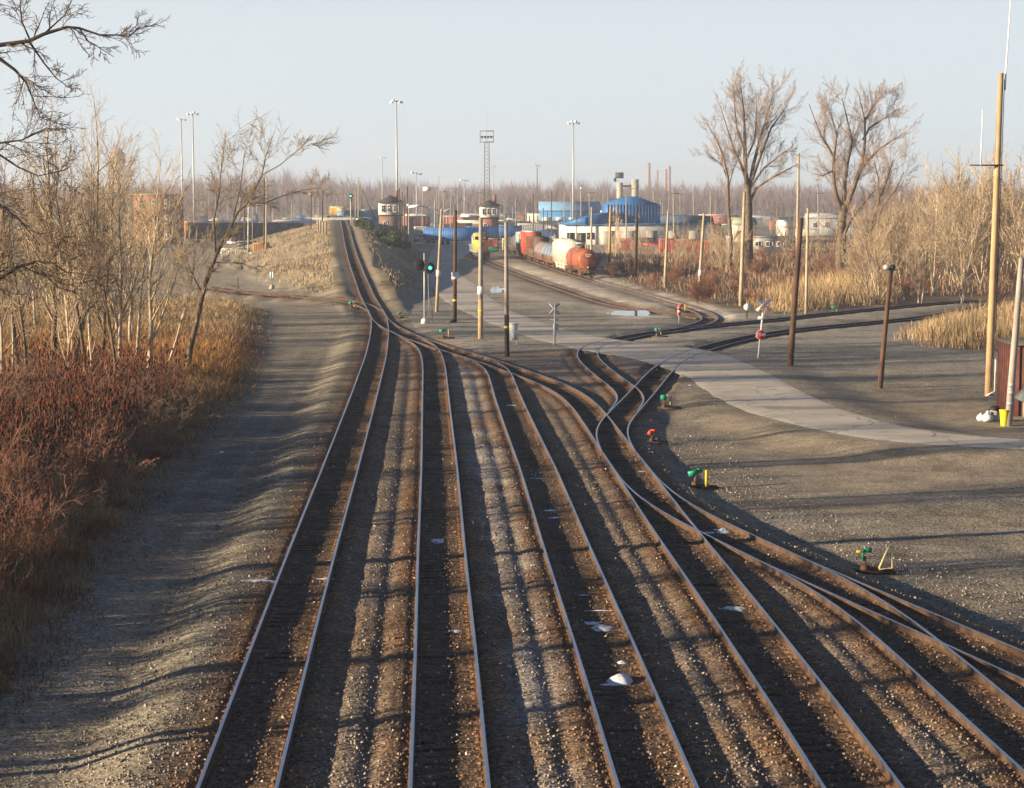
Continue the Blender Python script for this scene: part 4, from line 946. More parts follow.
# the two tall cottonwoods and their neighbours, limb by limb
TC = dict(seg=[5, 4, 3, 3], wig=[.09, .14, .2, .25], up=[.09, .07, .04, .02], n=[4, 3, 3, 3], kids=[5, 4, 3], t0=[.15, .1, .1], ang=[.5, .6, .7], ratio=[.55, .5, .5], rmin=.013, trunk=0, taper=.35, rr=.55)
def limbed(px, py, limbs, label, seed, bark='barebrown', twig='twigpink'):
    b = G(px, py); r = thing('cottonwood_tree', b, label, 'tree'); A_, B_ = MB(), MB(); o = Vector(b); rg = random.Random(seed)
    for pts, r0, r1, k, tl in limbs:
        v = [Vector(at(q[0], q[1], b[1] + (q[2] if len(q) > 2 else 0))) - o for q in pts]; n = len(v)
        for i in range(1, n - 1): v[i] += Vector((rg.gauss(0, .12), rg.gauss(0, .4), 0))
        rad = [r0 + (r1 - r0) * i / (n - 1) for i in range(n)]; A_.tube([tuple(q) for q in v], rad, 7)
        for i in range(k):
            f = rg.uniform(.1, 1) * (n - 1); j = min(n - 2, int(f)); grow((A_, B_), rg, v[j].lerp(v[j + 1], f - j), rotdir((v[j + 1] - v[j]).normalized(), rg.uniform(.35, .95), rg), tl * rg.uniform(.5, 1.1), max(.02, min(.055, rad[j] * .3)), 0, TC)
    A_.build('trunk', M[bark], r, smooth=True); B_.build('crown', M[twig], r)
limbed(749, 272, [
 ([(749, 276), (748, 240), (748, 205), (747, 185)], .75, .55, 0, 1), ([(747, 190), (746, 160), (745, 135), (744, 113), (741, 88)], .42, .05, 22, 4.2),
 ([(748, 196), (753, 165), (759, 145), (766, 120), (774, 92)], .38, .05, 22, 4.2), ([(752, 180), (762, 155), (772, 128), (780, 115), (787, 106)], .26, .05, 16, 3.8),
 ([(748, 205), (757, 188), (768, 180), (781, 173), (798, 164)], .26, .04, 12, 3), ([(750, 188), (765, 168), (778, 157), (792, 147)], .2, .04, 12, 3.2),
 ([(747, 182), (740, 163), (734, 150), (728, 132), (720, 105)], .26, .04, 18, 3.8), ([(746, 160), (755, 140), (757, 115), (756, 95)], .2, .04, 14, 3.4), ([(745, 150), (736, 128), (733, 108), (734, 92)], .18, .04, 14, 3.2)],
 'taller left-hand bare cottonwood with several upright leaders', 1)
limbed(729.5, 270, [([(729.5, 274), (729, 240), (728, 205), (727, 178), (723, 155), (718, 141), (707, 124)], .38, .05, 20, 3.2), ([(727, 178), (722, 166), (714, 158), (706, 152)], .12, .03, 8, 2.4), ([(728, 190), (733, 170), (738, 160)], .12, .03, 8, 2.4)],
 'slender bare tree left of the taller cottonwood', 2)
limbed(840, 279, [
 ([(840, 283), (841, 250), (843, 225), (844, 205)], .8, .6, 0, 1), ([(844, 215), (836, 195), (832, 180), (834, 158), (828, 148), (820, 136), (809, 104)], .4, .05, 22, 4),
 ([(844, 208), (846, 185), (847, 163), (852, 141), (846, 118), (842, 98)], .36, .05, 20, 4), ([(846, 206), (852, 190), (860, 165), (864, 140), (864, 120), (858, 92)], .42, .05, 22, 4),
 ([(856, 178), (868, 160), (880, 148), (892, 141), (904, 133)], .22, .04, 14, 3.2), ([(863, 140), (870, 128), (882, 120), (900, 108)], .2, .04, 14, 3.4), ([(834, 170), (822, 176), (812, 173)], .12, .04, 7, 2.2),
 ([(864, 122), (872, 108), (880, 96)], .14, .04, 12, 3), ([(842, 240), (852, 218), (860, 206), (876, 191), (886, 186)], .24, .04, 10, 2.6), ([(834, 158), (836, 135), (832, 118), (828, 104)], .18, .04, 14, 3.2), ([(840, 250), (834, 232), (826, 222)], .14, .04, 6, 1.8)],
 'right-hand bare cottonwood with a wide forked crown', 3)
limbed(872, 281, [([(872, 285), (871, 255), (873, 225), (878, 200), (886, 178), (893, 160)], .42, .06, 20, 3.6), ([(872, 245), (864, 225), (858, 210)], .2, .04, 10, 2.6), ([(873, 225), (884, 205), (896, 190), (904, 172)], .2, .04, 12, 3), ([(878, 200), (880, 180), (874, 160)], .16, .04, 10, 2.8)],
 'smaller bare tree at the right foot of the forked cottonwood', 4)
# thicket at the right
p_thk = [tree('bare_tree', 40 + i, 9.5, .10, dict(THK, rmin=.022), 'barepale', ('twigtan', 'twigtan', 'twigbrown')[i], label='spindly bare tree in the dense thicket at the right edge', group='bare trees of the right-hand thicket') for i in range(3)]
u3 = set(); L3 = []
while len(L3) < 105:
    y = rg.uniform(215, 380); s = rg.uniform(.195, .33)
    if rg.random() < .25: s = rg.uniform(.175, .2)
    edge = min(1, (s - .165) / .05)
    L3.append((s * y, y, rg.uniform(0, 6.28), rg.uniform(.95, 1.55) * (.5 + .5 * edge)))
place(p_thk, L3, u3)
# saplings in front of the blue-roofed building
p_sp2 = [tree('bare_sapling', 50 + i, 6.5, .06, dict(THK, rmin=.02, stems=2, kids=[9, 6]), 'twigtan', 'twigtan', label='thin tan sapling in front of the white and blue building', group='tan saplings before the blue-roofed building') for i in range(2)]
u4 = set(); L4 = []
while len(L4) < 46:
    y = rg.uniform(310, 420); s = rg.uniform(.042, .19)
    if s > .115 and rg.random() < .5: continue
    L4.append((s * y, y, rg.uniform(0, 6.28), rg.uniform(.6, 1.25) * (1.25 if s < .06 else 1)))
place(p_sp2, L4, u4)
# reddish shrubs
p_shr = [tree('bare_shrub', 70 + i, 2.6, .02, dict(SHR, rmin=.016), 'twigred', 'twigred', label='rounded reddish bare shrub in the brush beyond the spur', group='reddish shrubs in the brush beyond the spur', cat='shrub') for i in range(3)]
u5 = set(); L5 = []
bp = BRUSH
while len(L5) < 150:
    y = rg.uniform(205, 400); x = rg.uniform(.02, .30) * y
    if not inpoly(np.array([x]), np.array([y]), bp)[0]: continue
    L5.append((x, y, rg.uniform(0, 6.28), rg.uniform(.5, 1.0)))
place(p_shr, L5, u5)
# dark red sumac at the left
def sumac(seed):
    rg = random.Random(seed); st = MB(); hd = st
    for i in range(22):
        p = Vector((rg.gauss(0, .5), rg.gauss(0, .5), -.1)); d = Vector((rg.gauss(0, .28), rg.gauss(0, .28), 1)).normalized(); L = rg.uniform(1.7, 3.0)
        pts = [p]
        for k in range(4): d = (d + Vector((rg.gauss(0, .1), rg.gauss(0, .1), .03))).normalized(); pts.append(pts[-1] + d * L / 4)
        st.tube([tuple(q) for q in pts], [.022, .02, .017, .013, .01], 4, cap=False)
        for f in range(4):
            q = pts[2 + f % 3] if f else pts[-1]; dd = rotdir(d, 0 if f == 0 else .6, rg); e = q + dd * (.1 if f == 0 else rg.uniform(.25, .6))
            st.tube([tuple(q), tuple(e)], [.012, .01], 3, cap=False)
            h = rg.uniform(.16, .28); w = rg.uniform(.04, .065); t = e + (dd + Vector((0, 0, .7))).normalized() * h
            if rg.random() < .85: hd.tube([tuple(e), tuple(e.lerp(t, .35)), tuple(e.lerp(t, .7)), tuple(t)], [w * .5, w, w * .8, .008], 5, 1)
    r = tag(st.build('sumac_shrub', [M['barebrown'], M['sumac']]), 'dark red sumac shrub with upright seed heads in the patch at the left edge', 'shrub', 'sumac shrubs at the left edge')
    return r
ps = [sumac(i) for i in range(3)]; u6 = set(); L6 = []
while len(L6) < 110:
    y = rg.uniform(74, 128); x = min(-rg.uniform(.17 if y > 100 else .19, .31) * y, np.interp(y, _Yg, XL) - float(vedge(y)) - 1.5)
    L6.append((x, y, rg.uniform(0, 6.28), rg.uniform(.6, 1.15)))
place(ps, L6, u6)
# tangled twiggy brush on the near left bank
p_br = [tree('bare_shrub', 80 + i, 2.0, .012, dict(SHR, rmin=.007, wig=[.2, .3, .3], up=[-.01, 0, 0]), 'barebrown', ('twigbrown', 'twigred', 'twigred')[i], label='tangled leafless shrub on the near left bank', group='tangled shrubs on the near left bank', cat='shrub') for i in range(3)]
u7 = set(); L7 = []
while len(L7) < 250:
    y = rg.uniform(40, 112); x = np.interp(y, _Yg, XL) - float(vedge(y)) - rg.uniform(.9, 12)
    if x < -.34 * y - 3: continue
    L7.append((x, y, rg.uniform(0, 6.28), rg.uniform(.55, 1.55)))
place(p_br, L7, u7)

# ------------------------------------------------------------------ dry grass and reeds: blades
def blades(name, X, Y, Hh, Wd, cols, seed, lean=.35, mt='grassv'):
    rs = np.random.RandomState(seed); n = len(X); Z = heights(X, Y)[0] - .03
    a = rs.rand(n) * 6.28; lx = rs.randn(n) * lean * Hh; ly = rs.randn(n) * lean * Hh
    wx = np.cos(a) * Wd / 2; wy = np.sin(a) * Wd / 2
    V = np.zeros((n, 5, 3))
    V[:, 0] = np.stack([X - wx, Y - wy, Z], -1); V[:, 1] = np.stack([X + wx, Y + wy, Z], -1)
    V[:, 2] = np.stack([X + wx * .9 + lx * .35, Y + wy * .9 + ly * .35, Z + Hh * .55], -1); V[:, 3] = np.stack([X - wx * .9 + lx * .35, Y - wy * .9 + ly * .35, Z + Hh * .55], -1)
    V[:, 4] = np.stack([X + lx, Y + ly, Z + Hh], -1)
    i = np.arange(n) * 5; mb = MB(); mb.add(V.reshape(-1, 3), np.stack([i, i + 1, i + 2, i + 3], -1)); mb.F.append((np.stack([i + 3, i + 2, i + 4], -1), 0))
    C = np.concatenate([np.repeat(cols, 5, 0), np.ones((n * 5, 1))], 1)
    return tag(mb.build(name, M[mt], colors=C), kind='stuff')
def grass_left():
    rs = np.random.RandomState(9); N = 230000
    Y = 36 + 170 * rs.rand(N) ** 1.15; xl = np.interp(Y, _Yg, XL); u = rs.rand(N)
    X = xl - vedge(Y) + 1.6 - u ** 1.25 * (Y * .17 + 8.5) + (vnoise(Y, Y * 0, 4, 2) - .5) * 2.4
    k = (X > -.33 * Y - 3); cl = fnoise(X, Y, 3.0, 61); k &= (rs.rand(N) < .25 + 1.3 * cl); k &= (rs.rand(N) < np.clip(.12 + (xl - vedge(Y) + 1.6 - X) / 3.0, 0, 1))
    X, Y = X[k], Y[k]; n = len(X); A = fnoise(X, Y, 7, 63); B = fnoise(X, Y, 2.2, 65); edge = xl[k] - vedge(Y) - X
    Hh = (.28 + .9 * A * rs.rand(n) + .35 * rs.rand(n)) * np.clip(.28 + (edge + .6) / 3.2, .2, 1.15); Wd = .012 + .02 * rs.rand(n) + Y * .00012
    tan = np.array([.40, .27, .13]); rust = np.array([.24, .095, .04]); dark = np.array([.11, .06, .035]); pale = np.array([.42, .33, .20]); gold = np.array([.46, .27, .08])
    k1 = ss(.42, .62, B)[:, None]; c = rust * (1 - k1) + tan * k1; k2 = ss(.5, .7, A)[:, None]; c = c * (1 - k2 * .6) + dark * k2 * .6
    fr = ss(105, 140, Y)[:, None]; c = c * (1 - fr * .7) + (gold * (1 - k1) + rust * 1.4 * k1) * fr * .7; f2 = ss(150, 185, Y)[:, None]; c = c * (1 - f2 * .6) + pale * f2 * .6
    c = c * (.55 + .8 * rs.rand(n, 1)); blades('dry_grass', X, Y, Hh, Wd, c, 1)
grass_left()
def reeds():
    rs = np.random.RandomState(19)
    def zone(poly, N, hmin, hmax, col, w, name, seed):
        pg = gp(poly); mn = pg.min(0); mx = pg.max(0); X = mn[0] + (mx[0] - mn[0]) * rs.rand(N); Y = mn[1] + (mx[1] - mn[1]) * rs.rand(N)
        k = inpoly(X, Y, pg); X, Y = X[k], Y[k]; ed = polydist(X, Y, pg); e1 = ss(0, 4.5, ed + (fnoise(X, Y, 2.5, seed + 2) - .5) * 4); k = rs.rand(len(X)) < .12 + e1; X, Y, e1 = X[k], Y[k], e1[k]; n = len(X); cl = ss(.3, .7, fnoise(X, Y, 6, seed)) * .7 + .3 * fnoise(X, Y, 1.5, seed + 5); Hh = (hmin + (hmax - hmin) * cl) * (.5 + .65 * rs.rand(n)) * (.3 + .7 * e1)
        c = np.array(col) * (.6 + .7 * rs.rand(n, 1)) * (.8 + .4 * cl[:, None]); blades(name, X, Y, Hh, w * (.7 + .6 * rs.rand(n)), c, seed, .22)
    zone([(765, 317), (835, 309), (905, 303), (905, 288), (830, 285), (780, 292), (740, 300)], 26000, 1.0, 3.4, (.42, .30, .165), .045, 'reeds', 71)
    zone([(893, 341), (930, 349), (990, 352), (1100, 356), (1100, 312), (1000, 312), (940, 322), (900, 330)], 42000, .9, 2.6, (.36, .255, .145), .04, 'reeds', 72)
    zone([(592, 270), (640, 290), (700, 303), (765, 314), (830, 300), (1000, 296), (1200, 296), (1200, 240), (600, 240)], 90000, .5, 1.3, (.33, .21, .13), .06, 'dry_brush', 73)
    zone([(20, 300), (250, 300), (262, 322), (250, 340), (200, 360), (0, 360)], 40000, .3, 1.0, (.38, .26, .14), .04, 'dry_grass', 74)
reeds()

# ------------------------------------------------------------------ far wood
def farwood():
    rs = np.random.RandomState(3); mb = MB(); Vs = []; n = 4200
    Y = 1050 + 900 * rs.rand(n); s = -.36 + .72 * rs.rand(n); X = s * Y
    hump = 1 + .42 * np.exp(-((s + .118) / .05) ** 2) + .10 * np.exp(-((s - .02) / .05) ** 2)
    H0 = (12 + 12 * rs.rand(n) ** .8) * hump * (.75 + .5 * vnoise(X, Y, 45, 4)); H0 *= Y / 1420
    K = 46
    for j in range(K):
        a = rs.rand(n) * 6.28; R = H0 * .26; hb = .12 + .5 * rs.rand(n); b0 = np.stack([X + rs.randn(n) * .3, Y, H0 * hb], -1)
        el = .25 + .75 * rs.rand(n)
        e = b0 + np.stack([np.cos(a) * R * (1 - el * .5), np.sin(a) * R * (1 - el * .5), H0 * (.10 + .34 * el)], -1); e[:, 2] = np.minimum(e[:, 2], H0 * (.85 + .3 * rs.rand(n)))
        w = .08 + .16 * rs.rand(n); px = np.stack([w, w * 0, w * .3], -1)
        Vs.append(np.stack([b0 - px, b0 + px, e], 1))
    b0 = np.stack([X, Y, X * 0], -1); Vs.append(np.stack([b0 - [.22, 0, 0], b0 + [.22, 0, 0], b0 + np.stack([X * 0, X * 0, H0 * .95], -1)], 1))
    V = np.concatenate(Vs).reshape(-1, 3); mb.add(V, np.arange(len(V)).reshape(-1, 3)); tag(mb.build('far_woodland', M['farwood']), kind='stuff')
farwood()
# ------------------------------------------------------------------ buildings
C_ = {}
def cm(name, col, rough=.7, **k):
    if name not in C_: C_[name] = mat(name, col, rough, k.pop('var', .15), k.pop('scale', .8), **k)
    return C_[name]
BRICK = cm('red_brick', (.27, .12, .075), .9); BRICKB = cm('brown_brick', (.22, .13, .09), .9)
WHITE = cm('pale_cladding', (.62, .58, .52)); BLUEROOF = cm('blue_metal_roof', (.03, .13, .34), .5); BLUE2 = cm('blue_cladding', (.05, .19, .42), .6)
DROOF = cm('dark_shingle_roof', (.07, .05, .045), .9); GREYM = cm('grey_cladding', (.35, .36, .37)); TANC = cm('tan_concrete', (.42, .36, .28), .9)
def win(parent, x, y, z, w, h, frame=True, ax='y', pm=None):
    """window on a wall whose outside faces -y (ax y) or -x (ax x)"""
    if ax == 'y':
        f = MB(); f.box((x, y - .03, z + h / 2 + .05), (w + .24, .12, .1)); f.box((x, y - .05, z - h / 2 - .05), (w + .3, .2, .1))
        for s in (-1, 0, 1): f.box((x + s * (w / 2 + (.06 if s else 0)), y - .03, z), (.1 if s else .06, .1, h))
        o = f.build('window', pm or M['signwhite'], parent); MB().box((x, y - .0, z), (w, .03, h)).build('pane', M['glass'], o)
    else:
        f = MB(); f.box((y - .03, x, z + h / 2 + .05), (.12, w + .24, .1)); f.box((y - .05, x, z - h / 2 - .05), (.2, w + .3, .1))
        for s in (-1, 0, 1): f.box((y - .03, x + s * (w / 2 + (.06 if s else 0)), z), (.1, .1 if s else .06, h))
        o = f.build('window', pm or M['signwhite'], parent); MB().box((y, x, z), (.03, w, h)).build('pane', M['glass'], o)
def hip(mb, x0, x1, y0, y1, z0, z1, ov=.6, ridge=.35):
    xm = (x0 + x1) / 2; ym = (y0 + y1) / 2; L = (x1 - x0); R = max(0, (L - (y1 - y0))) / 2
    v = [(x0-ov, y0-ov, z0), (x1+ov, y0-ov, z0), (x1+ov, y1+ov, z0), (x0-ov, y1+ov, z0), (xm-R-.01, ym, z1), (xm+R+.01, ym, z1)]
    mb.add(v, [(0, 1, 5, 4), (2, 3, 4, 5)]); mb.F.append((np.array([[1, 2, 5], [3, 0, 4]]) + mb.n - 6, 0)); mb.F.append((np.array([[3, 2, 1, 0]]) + mb.n - 6, 0))
def gtower(px, Y, wid, H, label, upper, lower, seed):
    x = at(px, 300, Y)[0]; r = thing('signal_tower', (x, Y, 0), label, 'signal tower'); w = wid / 2
    MB().box((0, w, H * .33), (wid, wid, H * .66)).build('lower_wall', lower, r)
    u = MB().box((0, w, H * .83), (wid + .3, wid + .3, H * .34)).build('upper_wall', upper, r)
    band = MB().box((0, w, H * .665), (wid + .7, wid + .7, .22)).build('string_course', M['darksteel'], r)
    rf = MB(); hip(rf, -w, w, 0, wid, H, H + wid * .33, 1.0); rf.build('roof', DROOF, r)
    MB().box((w * .55, w * 1.1, H + wid * .35), (.9, .9, 2.4)).build('chimney', BRICK, r)
    for s in (-.55, .0, .55): win(r, s * w, -.16, H * .84, wid * .19, H * .17)
    for s in (.5, 1.0, 1.5): win(r, s * w, -w - .16, H * .84, wid * .17, H * .17, ax='x')
    win(r, -.4 * w, -.01, H * .42, .9, 1.5); return r
gtower(390.5, 560, 6.2, 10.5, 'brick signal tower with dark hipped roof and white upper windows above the embankment', WHITE, BRICKB, 1)
gtower(489.5, 545, 5.0, 9.6, 'brick signal tower with dark pyramid roof behind the lattice mast', WHITE, BRICK, 2)

# long white building with the blue roof
Yb = 505.0; xa = at(561, 240, Yb)[0]; xb = at(712, 240, Yb)[0]
B = thing('warehouse', (xa, Yb, 0), 'long white building with a blue metal roof and tall blue gable', 'building'); Wd = xb - xa
MB().box((Wd / 2, 12, 2.6), (Wd, 24, 5.2)).build('wall', WHITE, B)
w1 = Wd * .34; rf = MB(); rf.prism([(-.6, 5.2), (w1, 8.3), (w1, 5.2)], 1, -.8, 24.6); 
rib = [(-.6 + i * .75) for i in range(int(w1 / .75))]
for q in rib: rf.box((q + .3, 11.9, 5.25 + (q + .6) / (w1 + .6) * 3.1 + .1), (.1, 25.6, .12))
rf.build('lean_roof', BLUEROOF, B)
g0, g1, gm = Wd * .30, Wd * .66, Wd * .46
gb = MB(); gb.prism([(g0, 5.25), (g1, 5.25), (g1, 10.0), (gm + 1.5, 12.1), (gm - .5, 12.1), (g0, 10.3)], 1, 2, 25)
_gb = gb.build('gable', BLUEROOF, B); gr_ = MB()
for i in range(17): 
    gx = g0 + .5 + i * (g1 - g0 - 1) / 16; gr_.box((gx, 1.96, 7.7), (.22, .07, 4.7))
gr_.build('standing_seams', cm('dark_blue_seam', (.02, .07, .2)), _gb)
MB().prism([(g1, 5.25), (Wd + .5, 5.25), (Wd + .1, 7.1), (g1, 7.5)], 1, -.6, 24.4).build('rear_roof', cm('slate_blue_roof', (.045, .075, .14), .7), B)
MB().box((Wd / 2, -.63, 5.2), (Wd + 1.2, .2, .34)).build('eaves', BLUE2, B)
for x in (2.4, 7.4): win(B, x, -.01, 2.2, 1.6, 1.5, pm=M['darksteel'])
MB().box((5.1, -.02, 1.5), (2.0, .1, 3.0)).build('door', M['darksteel'], B)
for i in range(5): MB().box((12 + i * 5.4, -.03, 1.8), (2.8, .1, 3.4)).build('loading_door', cm('grey_shutter', (.30, .29, .27)), B)
B2 = thing('warehouse', (at(540, 240, 760)[0], 760, 0), 'distant long blue shed left of the white building', 'building'); L2 = at(600, 240, 760)[0] - B2.location.x
MB().box((L2 / 2, 10, 3.6), (L2, 20, 7.2)).build('wall', BLUE2, B2); MB().prism([(-.5, 7.2), (20.5, 7.2), (20.5, 7.5), (10, 10.6), (-.5, 7.5)], 0, -.4, L2 + .4).build('roof', cm('pale_blue_roof', (.16, .32, .52)), B2)
for i in range(4): MB().box((2.6 + i * 5, -.04, 2.4), (3.4, .1, 4.6)).build('loading_door', WHITE, B2)
E = thing('grain_elevator', (at(622, 240, 900)[0], 900, 0), 'tan concrete tower with dark head house above the blue gable', 'tower')
MB().lathe([(1.4, 0), (1.4, 19)], (-1.0, 2, 0), 14).build('silo', TANC, E); MB().box((5.8, 2, 10.2), (3.2, 3.2, 20.4)).build('shaft', TANC, E); MB().box((1.6, 2, 17.4), (6, 1.2, .8)).build('gallery', M['darksteel'], E)
MB().box((-1.2, 2, 22.2), (3.6, 3, 2.6)).build('head_house', M['darksteel'], E); MB().box((-3.2, 2, 20.2), (1.2, 1.6, 1.6)).build('hopper', M['darksteel'], E)
# chimneys on the horizon
for px, y0, r0, lb in ((648.5, 163, 4.5, 'tallest pink-grey chimney on the horizon, leftmost of four'), (657, 170, 3.2, 'thin chimney second from the left of four on the horizon'), (665.5, 169, 3.6, 'third chimney on the horizon, hard against the fourth'), (669, 166, 4.6, 'fourth chimney on the horizon, thick and rightmost')):
    b = at(px, 200, 2400); t = at(px, y0, 2400); c = MB(); c.lathe([(r0 * .62, 0), (r0 * .5, t[2] * .5), (r0 * .42, t[2])], n=14); tag(c.build('chimney_stack', cm('pinkish_concrete', (.34, .20, .18)), loc=(b[0], 2400, 0)), lb, 'chimney')
wt = thing('water_tower', (at(119, 240, 1300)[0], 1300, 0), 'pale grey water tower showing between the bare trees at the left', 'water tower'); zc = at(119, 160, 1300)[2]
MB().lathe([(.1, zc - 8), (3.2, zc - 7), (5, zc - 3), (5.2, zc), (4.6, zc + 4), (2.6, zc + 7), (.1, zc + 8)], n=18).build('tank', GREYM, wt, smooth=True); MB().lathe([(2.4, 0), (1.5, 8), (1.3, zc - 7.5)], n=12).build('stem', GREYM, wt)
# brick buildings behind the trees at the left
Y0 = 500; x0 = at(134, 240, Y0)[0]; x1 = at(176, 240, Y0)[0]; bb = thing('brick_building', (x0, Y0, 0), 'three-storey orange-red brick building seen through the left-hand trees', 'building'); w = x1 - x0; BR2 = cm('orange_brick', (.36, .16, .10), .9)
MB().box((w / 2, 6, 6.2), (w, 12, 12.4)).build('wall', BR2, bb); MB().box((w / 2, 6, 12.55), (w + .5, 12.5, .4)).build('cornice', TANC, bb)
for k in range(3):
    for i in range(3): win(bb, w * (.2 + .3 * i), -.01, 2.4 + k * 3.9, 1.1, 1.9)
Y0 = 470; x0 = at(20, 240, Y0)[0]; x1 = at(104, 240, Y0)[0]; b3 = thing('brick_building', (x0, Y0, 0), 'low dark-red brick building with pale green roof at the far left', 'building'); w = x1 - x0
MB().box((w / 2, 5, 2.3), (w, 10, 4.6)).build('wall', BRICK, b3); r_ = MB(); hip(r_, 0, w, 0, 10, 4.6, 6.6, .5); r_.build('roof', cm('pale_green_roof', (.30, .38, .33)), b3)
for i in range(6): win(b3, w * (.1 + .16 * i), -.01, 2.2, 1.2, 1.6)
def shed(px0, px1, Y, h, wallm, roofm, label, d=8, cat='building', nm='shed', door=True, n=2, z=0, flat=True):
    xa_, xb_ = at(px0, 240, Y)[0], at(px1, 240, Y)[0]; r = thing(nm, (xa_, Y, z), label, cat); w = xb_ - xa_
    MB().box((w / 2, d / 2, h / 2), (w, d, h)).build('wall', wallm, r)
    if flat: MB().box((w / 2, d / 2, h + .1), (w + .4, d + .4, .22)).build('roof', roofm, r)
    else: MB().prism([(-.4, h), (d + .4, h), (d / 2, h + d * .2)], 0, -.3, w + .3).build('roof', roofm, r)
    for i in range(n): win(r, w * (i + .6) / (n + .3), -.01, h * .6, min(1.2, w * .14), h * .25)
    if door: MB().box((w * .08 + .5, -.03, 1.0), (.95, .08, 2.0)).build('door', M['darksteel'], r)
    return r
shed(730, 788, 420, 3.4, cm('white_block', (.68, .64, .58)), WHITE, 'long white flat-roofed building behind the tall cottonwood', n=5)
shed(733, 756, 460, 5.6, cm('cream_block', (.6, .56, .48)), cm('green_grey_roof', (.3, .34, .26)), 'small cream building behind the long white one', n=2, flat=False)
shed(780, 792, 500, 4.6, WHITE, M['signwhite'], 'little white-roofed shed at the right end of the long white building', n=1, flat=False)
shed(808, 858, 640, 5.4, GREYM, GREYM, 'grey building seen between the two cottonwood trunks', n=4, flat=False)
shed(356, 368.5, 470, 3.4, cm('pale_blue_grey_cladding', (.42, .48, .52)), M['signwhite'], 'pale blue-grey hut on the embankment by the track top', n=1, d=4, z=3.2)
shed(372, 377, 440, 2.9, BLUE2, BLUE2, 'narrow bright blue cabin beside the embankment', n=0, d=2, door=True, z=.8)
shed(600, 640, 1000, 6, cm('pale_far_cladding', (.5, .5, .5)), WHITE, 'far pale shed beyond the grain elevator', n=3)
shed(700, 740, 900, 4.5, cm('far_red_cladding', (.42, .14, .10)), WHITE, 'far red-walled building right of the blue gable', n=3)

# ------------------------------------------------------------------ masts
def mast(px, ytop, Y, r0, label, heads=3, yb=None, m='galv', nm='light_mast'):
    b = at(px, 300, Y); t = at(px, ytop, Y); h = t[2]; r = thing(nm, (b[0], Y, 0), label, 'light mast')
    MB().tube([(0, 0, -.2), (0, 0, h * .5), (0, 0, h)], [r0, r0 * .7, r0 * .4], 10).build('pole', M[m], r)
    hb = MB(); hb.lathe([(.6, h - .25), (.7, h - .1), (.6, h)], n=12); hb.build('ring', M['galv'], r)
    for i in range(heads):
        a = i / heads * 6.28 + .4; MB().box((math.cos(a) * 1.5, math.sin(a) * 1.2, h + (.15 if i % 2 else -.35)), (1.0, .8, .6), rz=a, top=.7).build('floodlight', M['signwhite'], r)
    return r
mast(397.5, 101, 600, .42, 'tallest light mast, rising beside the hip-roofed signal tower', 5)
mast(573, 122, 610, .40, 'tall light mast above the blue shed, right of the lattice mast', 4)
mast(383, 157, 1150, .45, 'small distant light mast left of the tallest one', 3)
mast(195.5, 113, 640, .40, 'light mast rising out of the left-hand trees', 4)
mast(184, 119, 760, .42, 'fainter light mast just left of another among the left-hand trees', 3)
mast(464.5, 180, 900, .3, 'short far light mast left of the lattice mast', 2)
mast(493, 166, 1350, .4, 'faint far mast right of the lattice mast', 2)
mast(537, 165, 1200, .5, 'far dark radio mast between the lattice mast and the second tall mast', 2, m='darksteel')
mast(417, 173, 700, .3, 'mid-height far mast with side lights right of the hip-roofed tower', 2)
b = at(487, 300, 560); h = at(487, 131, 560)[2]; hb = at(487, 142, 560)[2]; lm = thing('lattice_mast', (b[0], 560, 0), 'steel lattice mast with a square lighting platform on top', 'light mast')
la_ = MB(); w = .62
cs4 = [(-w, -w), (w, -w), (w, w), (-w, w)]
for x, y in cs4: la_.cyl((x * 1.5, y * 1.5, 0), (x, y, hb), .10, .08, 4)
nn = 26
for i in range(nn):
    z0 = hb * i / nn; z1 = hb * (i + 1) / nn; k0 = 1.5 - .5 * i / nn; k1 = 1.5 - .5 * (i + 1) / nn
    for j in range(4):
        a_, c_ = cs4[j], cs4[(j + 1) % 4]; p_, q_ = (a_, c_) if (i + j) % 2 else (c_, a_); la_.cyl((p_[0] * k0, p_[1] * k0, z0), (q_[0] * k1, q_[1] * k1, z1), .05, None, 3)
la_.build('lattice', M['galv_d'] if 'galv_d' in M else cm('weathered_steel', (.16, .14, .12)), lm)
pf = MB()
for z in (hb, hb + (h - hb) * .5, h):
    for s in (-1, 1): pf.box((0, s * 1.6, z), (3.8, .12, .14)); pf.box((s * 1.85, 0, z), (.12, 3.2, .14))
for x in (-1.85, 1.85):
    for y in (-1.6, 1.6): pf.box((x, y, (h + hb) / 2), (.12, .12, h - hb))
pf.build('platform', C_.get('weathered_steel') or M['darksteel'], lm); MB().cyl((0, 0, hb), (0, 0, h + 5), .09, .04, 6).build('lightning_rod', M['galv'], lm)
for i in range(4): MB().box((-1.3 + i * .85, -1.75, hb + (h - hb) * .42), (.5, .4, .65)).build('floodlight', M['black'], lm)
# far signal with a green lamp on the embankment
b = (at(351.5, 300, 440)[0], 440, 5.6); s2 = thing('signal_mast', b, 'slim distant signal with a green lamp at the top of the embankment', 'railway signal'); hh = at(351.5, 196, 440)[2] - 5.6
MB().cyl((0, 0, 0), (0, 0, hh), .12, .09, 8).build('mast', M['silver'], s2); hd = MB().lathe([(.5, 0), (.5, .1)], (0, -.14, hh), 16, axis=1).build('signal_head', M['black'], s2); MB().lathe([(.17, 0), (.1, -.05)], (0, -.2, hh), 12, axis=1).build('lamp', M['greenlamp'], hd); MB().box((.1, .2, hh - .8), (.45, .4, 1.0)).build('case', M['black'], s2)
